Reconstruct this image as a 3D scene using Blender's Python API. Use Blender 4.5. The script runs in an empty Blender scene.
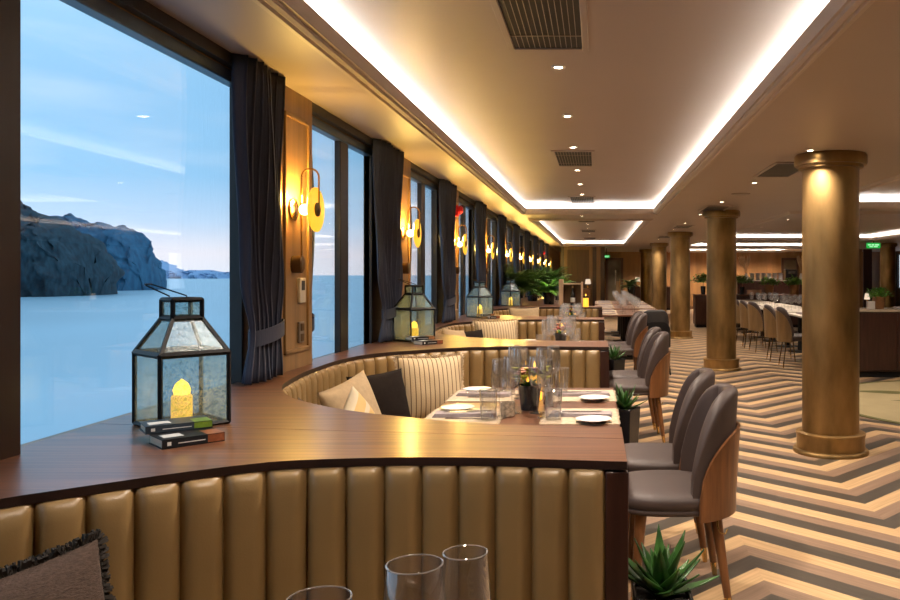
import bpy, bmesh, math, random
from mathutils import Vector, Matrix, noise
C = bpy.context.scene.collection
S = bpy.context.scene
PI = math.pi
R = math.radians

# ------------------------------------------------------------------ camera, world, exposure
cd = bpy.data.cameras.new('camera'); cam = bpy.data.objects.new('camera', cd); C.objects.link(cam)
cam.location = (0, 0, 1.4); cam.rotation_euler = (R(90), 0, 0)
cd.sensor_width = 36; cd.lens = 32.0
cd.shift_x = -147 / 900; cd.shift_y = -25 / 900
cd.clip_start = .05; cd.clip_end = 20000
S.camera = cam
S.view_settings.view_transform = 'Standard'
S.view_settings.look = 'None'
S.view_settings.gamma = 1
S.view_settings.exposure = 0.0
S.cycles.max_bounces = 8
S.cycles.transparent_max_bounces = 24
S.cycles.caustics_reflective = False
S.cycles.caustics_refractive = False
S.cycles.sample_clamp_indirect = 4

SKY = 1.7
SPOT_W = 170
COVE = 46
SCONCE_W = 28.0

def world():
    w = bpy.data.worlds.new('dusk sky'); S.world = w; w.use_nodes = True
    nt = w.node_tree; N = nt.nodes; L = nt.links; N.clear()
    out = N.new('ShaderNodeOutputWorld'); bg = N.new('ShaderNodeBackground')
    tc = N.new('ShaderNodeTexCoord'); sp = N.new('ShaderNodeSeparateXYZ')
    L.new(tc.outputs['Generated'], sp.inputs[0])
    rp = N.new('ShaderNodeValToRGB'); e = rp.color_ramp.elements
    e[0].position = 0.0; e[0].color = (.64, .66, .74, 1)
    e[1].position = 1.0; e[1].color = (.26, .48, .74, 1)
    for p, c in ((.025, (.68, .67, .73, 1)), (.06, (.42, .57, .74, 1)), (.11, (.25, .48, .71, 1)), (.2, (.235, .47, .71, 1)), (.4, (.36, .60, .80, 1))):
        q = e.new(p); q.color = c
    L.new(sp.outputs['Z'], rp.inputs[0])
    mp = N.new('ShaderNodeMapping'); mp.inputs['Scale'].default_value = (3, 3, 14)
    L.new(tc.outputs['Generated'], mp.inputs[0])
    nz = N.new('ShaderNodeTexNoise'); nz.inputs['Scale'].default_value = 1.3; nz.inputs['Detail'].default_value = 6
    L.new(mp.outputs[0], nz.inputs['Vector'])
    r2 = N.new('ShaderNodeValToRGB'); r2.color_ramp.elements[0].position = .45; r2.color_ramp.elements[1].position = .75
    r2.color_ramp.elements[1].color = (.38, .38, .38, 1)
    L.new(nz.outputs[0], r2.inputs[0])
    mx = N.new('ShaderNodeMix'); mx.data_type = 'RGBA'
    L.new(r2.outputs[0], mx.inputs[0]); L.new(rp.outputs[0], mx.inputs[6]); mx.inputs[7].default_value = (.66, .74, .82, 1)
    L.new(mx.outputs[2], bg.inputs[0]); bg.inputs[1].default_value = SKY
    L.new(bg.outputs[0], out.inputs[0])
world()

# ------------------------------------------------------------------ materials
def mat(name, col, rough=.5, metal=0., var=None, bump=None, spec=.5, coat=0., emit=None, col2=None, stretch=(1, 1, 1), sheen=0., detail=4):
    m = bpy.data.materials.new(name); m.use_nodes = True
    nt = m.node_tree; N = nt.nodes; L = nt.links
    b = N['Principled BSDF']
    b.inputs['Base Color'].default_value = (*col, 1); b.inputs['Roughness'].default_value = rough
    b.inputs['Metallic'].default_value = metal; b.inputs['Specular IOR Level'].default_value = spec
    b.inputs['Coat Weight'].default_value = coat; b.inputs['Coat Roughness'].default_value = .2
    if sheen: b.inputs['Sheen Weight'].default_value = sheen
    if emit:
        b.inputs['Emission Color'].default_value = (*emit[0], 1); b.inputs['Emission Strength'].default_value = emit[1]
    if var or bump:
        tc = N.new('ShaderNodeTexCoord'); mp = N.new('ShaderNodeMapping'); mp.inputs['Scale'].default_value = stretch
        L.new(tc.outputs['Object'], mp.inputs[0])
    if var:
        nz = N.new('ShaderNodeTexNoise'); nz.inputs['Scale'].default_value = var[0]; nz.inputs['Detail'].default_value = detail
        L.new(mp.outputs[0], nz.inputs['Vector'])
        rp = N.new('ShaderNodeValToRGB')
        c2 = col2 or tuple(min(1, c * (1 - var[1])) for c in col)
        rp.color_ramp.elements[0].position = .3; rp.color_ramp.elements[0].color = (*c2, 1)
        rp.color_ramp.elements[1].position = .7; rp.color_ramp.elements[1].color = (*col, 1)
        L.new(nz.outputs[0], rp.inputs[0]); L.new(rp.outputs[0], b.inputs['Base Color'])
    if bump:
        n2 = N.new('ShaderNodeTexNoise'); n2.inputs['Scale'].default_value = bump[0]; n2.inputs['Detail'].default_value = 3
        L.new(mp.outputs[0], n2.inputs['Vector'])
        bp = N.new('ShaderNodeBump'); bp.inputs['Strength'].default_value = bump[1]; bp.inputs['Distance'].default_value = .01
        L.new(n2.outputs[0], bp.inputs['Height']); L.new(bp.outputs[0], b.inputs['Normal'])
    return m

def thin_glass(name, tint=(.97, .98, .99), rough=.02, ior=1.45, gain=1.0, painted_sheen=0.):
    m = bpy.data.materials.new(name); m.use_nodes = True
    nt = m.node_tree; N = nt.nodes; L = nt.links; N.clear()
    out = N.new('ShaderNodeOutputMaterial'); mx = N.new('ShaderNodeMixShader')
    tr = N.new('ShaderNodeBsdfTransparent'); tr.inputs[0].default_value = (*tint, 1)
    gl = N.new('ShaderNodeBsdfGlossy'); gl.inputs['Roughness'].default_value = rough
    lw = N.new('ShaderNodeLayerWeight'); lw.inputs[0].default_value = .5
    pw = N.new('ShaderNodeMath'); pw.operation = 'POWER'; pw.inputs[1].default_value = 2.2 if painted_sheen else 5; L.new(lw.outputs['Facing'], pw.inputs[0])
    f0 = ((ior - 1) / (ior + 1)) ** 2 * gain
    mu = N.new('ShaderNodeMath'); mu.operation = 'MULTIPLY_ADD'; mu.inputs[1].default_value = 1 - f0; mu.inputs[2].default_value = f0; mu.use_clamp = True
    L.new(pw.outputs[0], mu.inputs[0]); L.new(mu.outputs[0], mx.inputs[0])
    L.new(tr.outputs[0], mx.inputs[1]); L.new(gl.outputs[0], mx.inputs[2]); L.new(mx.outputs[0], out.inputs[0])
    if painted_sheen:
        df = N.new('ShaderNodeBsdfDiffuse'); df.inputs[0].default_value = (.85, .82, .78, 1); m2 = N.new('ShaderNodeMixShader'); m2.inputs[0].default_value = painted_sheen  # pale diffuse share stands in for bright reflections on the glass
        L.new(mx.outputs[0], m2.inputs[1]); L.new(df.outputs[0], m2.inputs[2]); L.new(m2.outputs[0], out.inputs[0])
    return m

def seeded_glass(name):
    m = bpy.data.materials.new(name); m.use_nodes = True
    nt = m.node_tree; N = nt.nodes; L = nt.links; N.clear()
    out = N.new('ShaderNodeOutputMaterial')
    tr = N.new('ShaderNodeBsdfTransparent'); tr.inputs[0].default_value = (.84, .94, .96, 1)
    gl = N.new('ShaderNodeBsdfGlossy'); gl.inputs['Roughness'].default_value = .25
    tl = N.new('ShaderNodeBsdfTranslucent'); tl.inputs[0].default_value = (.80, .86, .84, 1)
    tc = N.new('ShaderNodeTexCoord')
    vo = N.new('ShaderNodeTexNoise'); vo.inputs['Scale'].default_value = 120; vo.inputs['Detail'].default_value = 1
    L.new(tc.outputs['Object'], vo.inputs['Vector'])
    bp = N.new('ShaderNodeBump'); bp.inputs['Strength'].default_value = .35; bp.inputs['Distance'].default_value = .004
    L.new(vo.outputs[0], bp.inputs['Height'])
    L.new(bp.outputs[0], gl.inputs['Normal'])
    rp = N.new('ShaderNodeValToRGB'); rp.color_ramp.elements[0].position = .42; rp.color_ramp.elements[1].position = .62
    rp.color_ramp.elements[0].color = (.12, .12, .12, 1); rp.color_ramp.elements[1].color = (.27, .27, .27, 1)
    r3 = N.new('ShaderNodeValToRGB'); r3.color_ramp.elements[0].position = .36; r3.color_ramp.elements[1].position = .5; r3.color_ramp.elements[0].color = (.62, .75, .77, 1); r3.color_ramp.elements[1].color = (.88, .96, .97, 1)
    L.new(vo.outputs[0], r3.inputs[0]); L.new(r3.outputs[0], tr.inputs[0])
    L.new(vo.outputs[0], rp.inputs[0])
    m1 = N.new('ShaderNodeMixShader'); L.new(rp.outputs[0], m1.inputs[0]); L.new(tr.outputs[0], m1.inputs[1]); L.new(tl.outputs[0], m1.inputs[2])
    m2 = N.new('ShaderNodeMixShader'); m2.inputs[0].default_value = .022
    L.new(m1.outputs[0], m2.inputs[1]); L.new(gl.outputs[0], m2.inputs[2]); L.new(m2.outputs[0], out.inputs[0])
    return m

def emis(name, col, st):
    m = bpy.data.materials.new(name); m.use_nodes = True
    nt = m.node_tree; N = nt.nodes; N.clear()
    out = N.new('ShaderNodeOutputMaterial'); e = N.new('ShaderNodeEmission')
    e.inputs[0].default_value = (*col, 1); e.inputs[1].default_value = st
    nt.links.new(e.outputs[0], out.inputs[0]); return m

def striped(name, c1, c2, period, duty=.2, axis=0, rough=.85):
    m = bpy.data.materials.new(name); m.use_nodes = True
    nt = m.node_tree; N = nt.nodes; L = nt.links; b = N['Principled BSDF']; b.inputs['Roughness'].default_value = rough
    tc = N.new('ShaderNodeTexCoord'); sp = N.new('ShaderNodeSeparateXYZ'); L.new(tc.outputs['Object'], sp.inputs[0])
    d = N.new('ShaderNodeMath'); d.operation = 'DIVIDE'; d.inputs[1].default_value = period; L.new(sp.outputs[axis], d.inputs[0])
    f = N.new('ShaderNodeMath'); f.operation = 'FRACT'; L.new(d.outputs[0], f.inputs[0])
    g = N.new('ShaderNodeMath'); g.operation = 'LESS_THAN'; g.inputs[1].default_value = duty; L.new(f.outputs[0], g.inputs[0])
    mx = N.new('ShaderNodeMix'); mx.data_type = 'RGBA'; L.new(g.outputs[0], mx.inputs[0])
    mx.inputs[6].default_value = (*c1, 1); mx.inputs[7].default_value = (*c2, 1); L.new(mx.outputs[2], b.inputs['Base Color'])
    nz = N.new('ShaderNodeTexNoise'); nz.inputs['Scale'].default_value = 160; L.new(tc.outputs['Object'], nz.inputs['Vector'])
    bp = N.new('ShaderNodeBump'); bp.inputs['Strength'].default_value = .4; bp.inputs['Distance'].default_value = .004
    L.new(nz.outputs[0], bp.inputs['Height']); L.new(bp.outputs[0], b.inputs['Normal'])
    return m

def floor_mat():
    m = bpy.data.materials.new('chevron planks'); m.use_nodes = True
    nt = m.node_tree; N = nt.nodes; L = nt.links; b = N['Principled BSDF']
    def mth(op, a, c=None):
        n = N.new('ShaderNodeMath'); n.operation = op
        for i, v in enumerate((a, c)):
            if v is None: continue
            if isinstance(v, (int, float)): n.inputs[i].default_value = v
            else: L.new(v, n.inputs[i])
        return n.outputs[0]
    tc = N.new('ShaderNodeTexCoord'); sp = N.new('ShaderNodeSeparateXYZ'); L.new(tc.outputs['Object'], sp.inputs[0])
    X, Y = sp.outputs[0], sp.outputs[1]
    tri = mth('PINGPONG', mth('SUBTRACT', X, .765), .875)
    c = mth('DIVIDE', mth('SUBTRACT', mth('ADD', Y, tri), 3.83), .484)
    fr = mth('FRACT', c)
    rp = N.new('ShaderNodeValToRGB'); rp.color_ramp.interpolation = 'CONSTANT'; e = rp.color_ramp.elements
    e[0].position = 0; e[0].color = (.072, .062, .050, 1)
    e[1].position = .345; e[1].color = (.29, .195, .135, 1)
    q = e.new(.667); q.color = (.63, .43, .23, 1)
    L.new(fr, rp.inputs[0])
    cx = N.new('ShaderNodeCombineXYZ'); L.new(mth('MULTIPLY', mth('SUBTRACT', Y, tri), 1.2), cx.inputs[0]); L.new(mth('MULTIPLY', c, 14.), cx.inputs[1])
    L.new(mth('FLOOR', mth('DIVIDE', mth('SUBTRACT', X, .765), .875)), cx.inputs[2])
    nz = N.new('ShaderNodeTexNoise'); nz.inputs['Scale'].default_value = 1.5; nz.inputs['Detail'].default_value = 5
    L.new(cx.outputs[0], nz.inputs['Vector'])
    r2 = N.new('ShaderNodeValToRGB'); r2.color_ramp.elements[0].position = .25; r2.color_ramp.elements[1].position = .75
    r2.color_ramp.elements[0].color = (.68, .64, .6, 1); r2.color_ramp.elements[1].color = (1.1, 1.1, 1.1, 1)
    L.new(nz.outputs[0], r2.inputs[0])
    mx = N.new('ShaderNodeMix'); mx.data_type = 'RGBA'; mx.blend_type = 'MULTIPLY'; mx.inputs[0].default_value = 1
    L.new(rp.outputs[0], mx.inputs[6]); L.new(r2.outputs[0], mx.inputs[7]); L.new(mx.outputs[2], b.inputs['Base Color'])
    b.inputs['Roughness'].default_value = .32
    return m

M = {}
M['floor'] = floor_mat()
M['ceiling'] = mat('ceiling paint', (.42, .345, .295), .42, var=(1.5, .05), spec=.35)
M['cove'] = mat('cove white', (.85, .82, .76), .6, var=(3, .03))
M['crown'] = mat('crown moulding paint', (.52, .43, .36), .5, var=(3, .05))
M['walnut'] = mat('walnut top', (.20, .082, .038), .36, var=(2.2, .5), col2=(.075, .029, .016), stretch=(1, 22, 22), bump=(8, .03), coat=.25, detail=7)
M['edge'] = mat('shaded dark walnut edge', (.030, .013, .009), .4, var=(6, .4))
M['darkwood'] = mat('dark stained wood', (.055, .02, .013), .32, var=(3, .5), stretch=(14, 14, 1.2), detail=6)
M['veneer'] = mat('honey veneer', (.33, .19, .078), .38, var=(2, .4), stretch=(10, 10, .8), detail=6)
M['veneer_dark'] = mat('umber veneer', (.11, .05, .022), .4, var=(2, .4), stretch=(10, 10, .8), detail=6)
M['backveneer'] = mat('golden back wall veneer', (.40, .20, .07), .4, var=(1.2, .4), stretch=(4, 4, .6), detail=6)
M['frame'] = mat('bronze window frame', (.012, .010, .009), .4, var=(4, .3))
M['steel'] = mat('blue grey metal', (.10, .14, .18), .35, .5, var=(4, .2))
M['leather'] = mat('olive tan leather', (.285, .182, .074), .36, var=(5, .12), bump=(220, .06))
M['curtain'] = mat('navy curtain cloth', (.030, .040, .078), .65, var=(9, .3), stretch=(1, 1, .1), bump=(150, .15), sheen=.08)
M['brass'] = mat('aged brass', (.47, .295, .115), .42, .85, var=(5, .35), stretch=(1, 1, .35), col2=(.19, .12, .045), detail=6, bump=(60, .03))
M['bronze'] = mat('dark bronze', (.16, .10, .05), .4, .8, var=(8, .3))
M['gold'] = mat('polished gold', (.85, .55, .2), .22, 1., var=(10, .1))
M['black'] = mat('black metal', (.009, .009, .010), .5, var=(12, .3), spec=.25)
M['blackpot'] = mat('black glazed planter', (.014, .014, .016), .25, var=(8, .3))
M['fabric'] = mat('mauve grey upholstery', (.060, .040, .035), .55, var=(12, .15), bump=(300, .1))
M['chairwood'] = mat('chair walnut shell', (.24, .10, .035), .3, var=(3, .5), stretch=(10, 10, 1), col2=(.10, .038, .014), detail=6)
M['olivewood'] = mat('olive chair shell', (.22, .13, .05), .4, var=(3, .35), stretch=(8, 8, 1))
M['blackfabric'] = mat('charcoal upholstery', (.025, .022, .022), .6, var=(12, .2), bump=(300, .1))
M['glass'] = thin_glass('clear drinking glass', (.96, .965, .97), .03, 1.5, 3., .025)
M['rim'] = thin_glass('glass rim with painted glint', (.96, .965, .97), .05, 1.5, 4., .26)  # extra pale diffuse is a painted glint along the rim
M['glassfar'] = thin_glass('drinking glass with painted sheen', (.96, .965, .97), .06, 1.5, 3., .13)  # stronger painted sheen so distant glasses read bright
M['pane'] = thin_glass('window glass', (.98, .99, 1.), .012, 1.5, 1.9)
M['seeded'] = seeded_glass('seeded lantern glass')
M['white'] = mat('white china', (.78, .76, .73), .25, var=(4, .03))
M['placemat'] = mat('cream woven placemat', (.66, .52, .36), .9, var=(30, .35), bump=(90, .5))
M['napkin'] = mat('lilac grey napkin', (.36, .30, .30), .85, var=(25, .1), bump=(120, .2))
M['silver'] = mat('polished steel cutlery', (.7, .68, .65), .18, 1., var=(9, .08))
M['paper'] = mat('book pages', (.75, .66, .52), .8, var=(80, .15), stretch=(.1, .1, 5))
M['cover'] = mat('black book cover', (.012, .013, .016), .5, var=(12, .3), spec=.25)
M['coverblue'] = mat('slate book cover', (.035, .05, .07), .45, var=(12, .3), spec=.3)
M['lime'] = mat('lime print', (.18, .32, .03), .4, var=(60, .5))
M['orangeprint'] = mat('brown print', (.32, .10, .04), .4, var=(60, .5))
M['printwhite'] = mat('pale print', (.7, .7, .68), .5, var=(30, .1))
M['agave'] = mat('agave leaf', (.05, .15, .025), .35, var=(14, .55), col2=(.012, .045, .012))
M['palm'] = mat('palm leaf', (.10, .24, .035), .45, var=(6, .6), col2=(.03, .08, .015))
M['fern'] = mat('bright fern leaf', (.17, .44, .05), .5, var=(9, .5), col2=(.06, .20, .025))
M['soil'] = mat('dark soil', (.03, .02, .012), .9, var=(40, .4), bump=(60, .5))
M['terracotta'] = mat('wicker brown pot', (.38, .17, .06), .6, var=(40, .4), stretch=(1, 1, 4), bump=(60, .4))
M['linen'] = mat('oat linen', (.50, .37, .22), .9, var=(40, .15), bump=(200, .3))
M['brownlinen'] = mat('chocolate linen', (.015, .010, .008), .95, var=(40, .2), bump=(200, .3), spec=.15)
M['taupe'] = mat('taupe woven wool', (.105, .068, .052), .95, var=(70, .45), bump=(120, .6), stretch=(1, 1, 4))
M['taupefringe'] = mat('dark wool fringe', (.035, .028, .023), .95, var=(80, .4))
M['creamfringe'] = mat('cream fringe', (.55, .42, .27), .95, var=(60, .2))
M['greylinen'] = mat('grey linen', (.12, .11, .11), .9, var=(40, .15), bump=(200, .3))
M['pinstripe'] = striped('cream pinstripe', (.60, .46, .28), (.16, .10, .05), .028, .2)
M['mustard'] = striped('mustard stripe', (.60, .40, .16), (.62, .52, .36), .07, .4, 2)
M['bulb'] = emis('warm bulb', (1, .66, .25), 18)
M['amber'] = mat('amber alabaster disc', (.8, .42, .06), .35, var=(14, .3), emit=((1, .56, .04), 1.1))
M['flame'] = emis('candle flame', (1, .50, .05), 4.5)
M['wax'] = mat('glowing amber wax', (.9, .55, .12), .5, var=(20, .1), emit=((1, .45, .03), 1.6))
M['lens'] = emis('downlight lens', (1, .84, .62), 30)
M['led'] = emis('cove led strip', (1, .96, .89), COVE)
M['lampshade'] = emis('lit lamp shade', (1, .78, .56), .9)
M['exit'] = emis('green exit sign', (.02, .45, .06), .9)
M['exitmark'] = emis('pale green exit lettering', (.45, .95, .5), 1.0)
M['vent'] = mat('black vent cavity', (.006, .006, .006), .6, var=(5, .2))
M['ventslat'] = mat('bronze vent slat', (.30, .25, .21), .4, .2, var=(8, .2))
M['plastic'] = mat('ivory switch plastic', (.70, .62, .50), .4, var=(5, .05))
M['greyplastic'] = mat('grey switch plastic', (.22, .18, .14), .35, .3, var=(5, .05))
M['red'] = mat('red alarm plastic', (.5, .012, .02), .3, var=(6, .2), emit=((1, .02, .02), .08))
M['stone'] = mat('pale stone bar top', (.50, .42, .33), .2, var=(7, .25))
M['cloth'] = mat('white table linen', (.60, .54, .46), .8, var=(9, .05))
M['petal1'] = mat('yellow green bloom', (.75, .76, .08), .6, var=(60, .4))
M['petal2'] = mat('peach bloom', (.9, .36, .2), .6, var=(60, .4))
M['petal3'] = mat('crimson bloom', (.5, .03, .06), .6, var=(60, .4))
M['lightwood'] = mat('pale ash wood', (.68, .46, .30), .5, var=(3, .3), stretch=(8, 8, 1))
M['rug'] = mat('sage rug', (.36, .29, .15), .9, var=(3, .15), bump=(150, .3))
M['rugleaf'] = mat('moss rug motif', (.12, .11, .03), .9, var=(5, .2), bump=(150, .3))
M['pampas'] = mat('dried pampas', (.62, .44, .26), .9, var=(20, .3))
M['rock'] = mat('hazed limestone and jungle', (.030, .072, .092), .9, var=(.8, .6), col2=(.004, .018, .028), bump=(1.2, 1.), detail=9, stretch=(1, 1, .35))  # blue in the base is sea haze mixed into the rock colour
M['hazerock'] = mat('distant limestone with painted haze', (.05, .17, .27), .9, var=(.5, .35), col2=(.025, .09, .16), detail=8, stretch=(1, 1, .4))  # paler blue is distance haze painted into the rock
M['farhill'] = mat('far haze-blue hill', (.36, .50, .70), .9, var=(.01, .1))  # hill colour is mostly haze put into the paint
M['sea'] = mat('calm sea', (.40, .58, .66), .32, var=(.05, .12), stretch=(1, .3, 1), bump=(.35, .25), spec=.5)
M['doorglass'] = mat('door glass with painted glow', (.20, .16, .10), .2, var=(3, .4))  # colour lightened for the light showing through the door
M['screen'] = mat('blackened screen', (.01, .01, .011), .3, var=(5, .2))

# ------------------------------------------------------------------ mesh helpers
def fin(bm, name, m, parent=None, loc=None, smooth=False, bev=0., sub=0, solid=0., ang=40):
    bmesh.ops.recalc_face_normals(bm, faces=bm.faces[:])
    me = bpy.data.meshes.new(name); bm.to_mesh(me); bm.free()
    for mm in (m if isinstance(m, (list, tuple)) else [m]): me.materials.append(mm)
    if smooth or bev:
        me.polygons.foreach_set('use_smooth', [True] * len(me.polygons)); me.set_sharp_from_angle(angle=R(ang))
    o = bpy.data.objects.new(name, me); C.objects.link(o)
    if loc: o.location = loc
    if parent: o.parent = parent
    if bev:
        md = o.modifiers.new('bevel', 'BEVEL'); md.width = bev; md.segments = 2; md.limit_method = 'ANGLE'
    if solid:
        md = o.modifiers.new('solid', 'SOLIDIFY'); md.thickness = solid; md.offset = 0
    if sub:
        md = o.modifiers.new('sub', 'SUBSURF'); md.levels = sub; md.render_levels = sub
    return o

def tag(o, label, cat, group=None):
    o['label'] = label; o['category'] = cat
    if group: o['group'] = group
    return o

def thing(name, label, cat, loc=(0, 0, 0), rz=0., group=None):
    o = bpy.data.objects.new(name, None); o.empty_display_size = .1; C.objects.link(o)
    o.location = loc; o.rotation_euler = (0, 0, rz)
    return tag(o, label, cat, group)

def struct(o): o['kind'] = 'structure'; return o

def dup(root, loc, rz=0., label=None, group=None):
    def cp(o, par):
        c = o.copy(); C.objects.link(c)
        if par: c.parent = par
        for ch in o.children: cp(ch, c)
        return c
    r = cp(root, None); r.location = loc; r.rotation_euler = (0, 0, rz)
    if label: r['label'] = label
    if group: r['group'] = group
    return r

def box(bm, x0, x1, y0, y1, z0, z1, rz=0., mi=0, mtx=None):
    r = bmesh.ops.create_cube(bm, size=1)
    c = Vector(((x0 + x1) / 2, (y0 + y1) / 2, (z0 + z1) / 2))
    mt = Matrix.Translation(c) @ Matrix.Rotation(rz, 4, 'Z') @ Matrix.Diagonal((abs(x1 - x0), abs(y1 - y0), abs(z1 - z0), 1))
    if mtx: mt = mtx @ mt
    bmesh.ops.transform(bm, matrix=mt, verts=r['verts'])
    if mi:
        for f in {f for v in r['verts'] for f in v.link_faces}: f.material_index = mi
    return r['verts']

def BX(*a, **k):
    bm = bmesh.new(); box(bm, *a, **k); return bm

def surf(bm, rows, closeu=False, closev=False):
    vs = [[bm.verts.new(p) for p in r] for r in rows]
    n, m = len(vs), len(vs[0])
    for i in range(n if closev else n - 1):
        for j in range(m if closeu else m - 1):
            q = [vs[i][j], vs[i][(j + 1) % m], vs[(i + 1) % n][(j + 1) % m], vs[(i + 1) % n][j]]
            try: bm.faces.new(q)
            except ValueError: pass
    return vs

def lathe(bm, prof, seg=24, c=(0, 0, 0), cap=True):
    rows = [[(c[0] + r * math.cos(2 * PI * j / seg), c[1] + r * math.sin(2 * PI * j / seg), c[2] + z) for j in range(seg)] for r, z in prof]
    vs = surf(bm, rows, closeu=True)
    if cap:
        for row, (r, z) in ((vs[0], prof[0]), (vs[-1], prof[-1])):
            if r > 1e-5: bm.faces.new(row)
    return vs

def tube(bm, pts, r, seg=8, closed=False):
    pts = [Vector(p) for p in pts]; n = len(pts); rows = []; up = None
    for i, p in enumerate(pts):
        a = pts[(i - 1) % n] if closed or i else pts[0]
        b = pts[(i + 1) % n] if closed or i < n - 1 else pts[-1]
        t = (b - a).normalized()
        if up is None:
            up = Vector((0, 0, 1)) if abs(t.z) < .9 else Vector((1, 0, 0))
        u = (up - t * up.dot(t)).normalized(); up = u; w = t.cross(u)
        rr = r[i] if isinstance(r, (list, tuple)) else r
        rows.append([p + u * rr * math.cos(2 * PI * k / seg) + w * rr * math.sin(2 * PI * k / seg) for k in range(seg)])
    vs = surf(bm, rows, closeu=True, closev=closed)
    if not closed:
        bm.faces.new(vs[0]); bm.faces.new(vs[-1])

def poly(bm, pts, z0, z1):
    vs = [bm.verts.new((x, y, z1)) for x, y in pts]
    f = bm.faces.new(vs)
    r = bmesh.ops.extrude_face_region(bm, geom=[f])
    bmesh.ops.translate(bm, vec=(0, 0, z0 - z1), verts=[v for v in r['geom'] if isinstance(v, bmesh.types.BMVert)])
    bmesh.ops.triangulate(bm, faces=[f for f in bm.faces if len(f.verts) > 4])

def bar(bm, a, b, w, seg=4):
    tube(bm, [a, b], w, seg)

def strip_leaf(bm, base, az, el0, el1, L, W, n=6, fold=.3, tip=1.):
    p = Vector(base); prev = []
    side = Vector((-math.sin(az), math.cos(az), 0)); rows = []
    for i in range(n + 1):
        t = i / n; el = el0 + (el1 - el0) * t
        d = Vector((math.cos(az) * math.cos(el), math.sin(az) * math.cos(el), math.sin(el)))
        nrm = side.cross(d)
        w = W * (math.sin(PI * min(1, .22 + .78 * t) ** tip) + .02) * (1 - t * .2)
        if i == n: w = W * .02
        rows.append([p + side * w - nrm * w * fold, p.copy(), p - side * w - nrm * w * fold])
        p = p + d * (L / n)
    surf(bm, rows)

ORD = ['nearest', 'second', 'third', 'fourth', 'fifth', 'sixth', 'seventh', 'eighth', 'ninth', 'tenth', 'eleventh', 'twelfth', 'thirteenth', 'fourteenth']

# ------------------------------------------------------------------ setting: sea, islands
bm = bmesh.new(); surf(bm, [[(-9000, -3000, -5), (-3, -3000, -5)], [(-9000, 12000, -5), (-3, 12000, -5)]])
struct(fin(bm, 'sea', M['sea']))

def island(name, d, sil, depth, zsea, m, label, seed):
    # sil: list of (pixel x, pixel y) along the skyline; converted to metres at distance d
    pts = [((x - 597) / 800 * (d + depth * .42), 1.4 + (275 - y) / 800 * d) for x, y in sil]
    nu, nv = 200, 44; rows = []
    for j in range(nv + 1):
        v = j / nv; row = []
        for i in range(nu + 1):
            x = pts[0][0] + (pts[-1][0] - pts[0][0]) * i / nu
            for (xa, za), (xb, zb) in zip(pts, pts[1:]):
                if xa <= x <= xb:
                    h = za + (zb - za) * (x - xa) / max(1e-6, xb - xa); break
            a = PI * v
            hh = (h - zsea) * min(1, (math.sin(a) ** .45)) if 0 < v < 1 else 0
            y = d - depth * .5 * (math.copysign(abs(math.cos(a)) ** .6, math.cos(a)))
            q = Vector((x * .06 + seed, y * .06, hh * .06))
            k = noise.fractal(q, 1., 2., 6) * depth * .09 + noise.fractal(q * 5, 1., 2., 4) * 1.6
            ends = min(1., min(i, nu - i) / 6)
            y = d + (y - d) * (.25 + .75 * ends)
            row.append((x + noise.noise(q * 2) * 1.2, y + k * 2, zsea - .5 + max(0, hh + (noise.fractal(Vector((x * .16 + seed, y * .16, 0)), 1., 2., 5) * 2.6 if .05 < v < .95 else 0)) * (.02 + .98 * ends if i in (0, nu) else 1)))
        rows.append(row)
    bm = bmesh.new(); surf(bm, rows)
    tag(fin(bm, name, m, smooth=True, ang=80), label, 'island')

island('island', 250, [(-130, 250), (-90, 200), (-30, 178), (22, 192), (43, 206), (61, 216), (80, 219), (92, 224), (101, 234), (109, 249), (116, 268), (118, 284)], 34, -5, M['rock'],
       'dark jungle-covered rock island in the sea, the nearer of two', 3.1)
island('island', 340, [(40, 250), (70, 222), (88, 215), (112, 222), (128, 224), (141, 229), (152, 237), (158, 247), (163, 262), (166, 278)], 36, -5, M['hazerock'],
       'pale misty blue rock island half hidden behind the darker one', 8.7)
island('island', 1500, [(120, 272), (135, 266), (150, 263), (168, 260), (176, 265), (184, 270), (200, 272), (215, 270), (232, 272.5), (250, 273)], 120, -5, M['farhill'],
       'faint far haze-blue hill on the sea horizon right of the rock islands', 5.5)

# ------------------------------------------------------------------ structure
XW = -1.56; ZC = 2.35; ZU = 2.48; YB = 33.; XR = 12.; YF = -3.
struct(fin(BX(-1.75, XR, YF, YB, -.12, 0), 'floor', M['floor']))
COFFERS = [(-1.08, .86, -2.4, 12.1), (-1.08, .86, 13.6, 25.4), (2.95, 7.4, -2.4, 11.0), (2.95, 7.4, 12.0, 21.5), (2.95, 7.4, 22.5, 27.4), (2.95, 7.4, 28.3, 32.4)]
bm = bmesh.new()
xs = sorted({-1.75, XR} | {c[0] for c in COFFERS} | {c[1] for c in COFFERS})
ys = sorted({YF, YB} | {c[2] for c in COFFERS} | {c[3] for c in COFFERS})
for i in range(len(xs) - 1):
    run = None
    for j in range(len(ys) - 1):
        mx_, my_ = (xs[i] + xs[i + 1]) / 2, (ys[j] + ys[j + 1]) / 2
        inside = any(c[0] < mx_ < c[1] and c[2] < my_ < c[3] for c in COFFERS)
        if not inside and run is None: run = ys[j]
        if run is not None and (inside or j == len(ys) - 2):
            box(bm, xs[i], xs[i + 1], run, ys[j] if inside else ys[j + 1], ZC, ZC + .035); run = None
def ring(bm, c, o0, o1, z0, z1):
    x0, x1, y0, y1 = c
    box(bm, x0 - o1, x0 - o0, y0 - o1, y1 + o1, z0, z1); box(bm, x1 + o0, x1 + o1, y0 - o1, y1 + o1, z0, z1)
    box(bm, x0 - o0, x1 + o0, y0 - o1, y0 - o0, z0, z1); box(bm, x0 - o0, x1 + o0, y1 + o0, y1 + o1, z0, z1)
for c in COFFERS: ring(bm, c, 0, .015, ZC + .03, ZC + .06)
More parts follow.
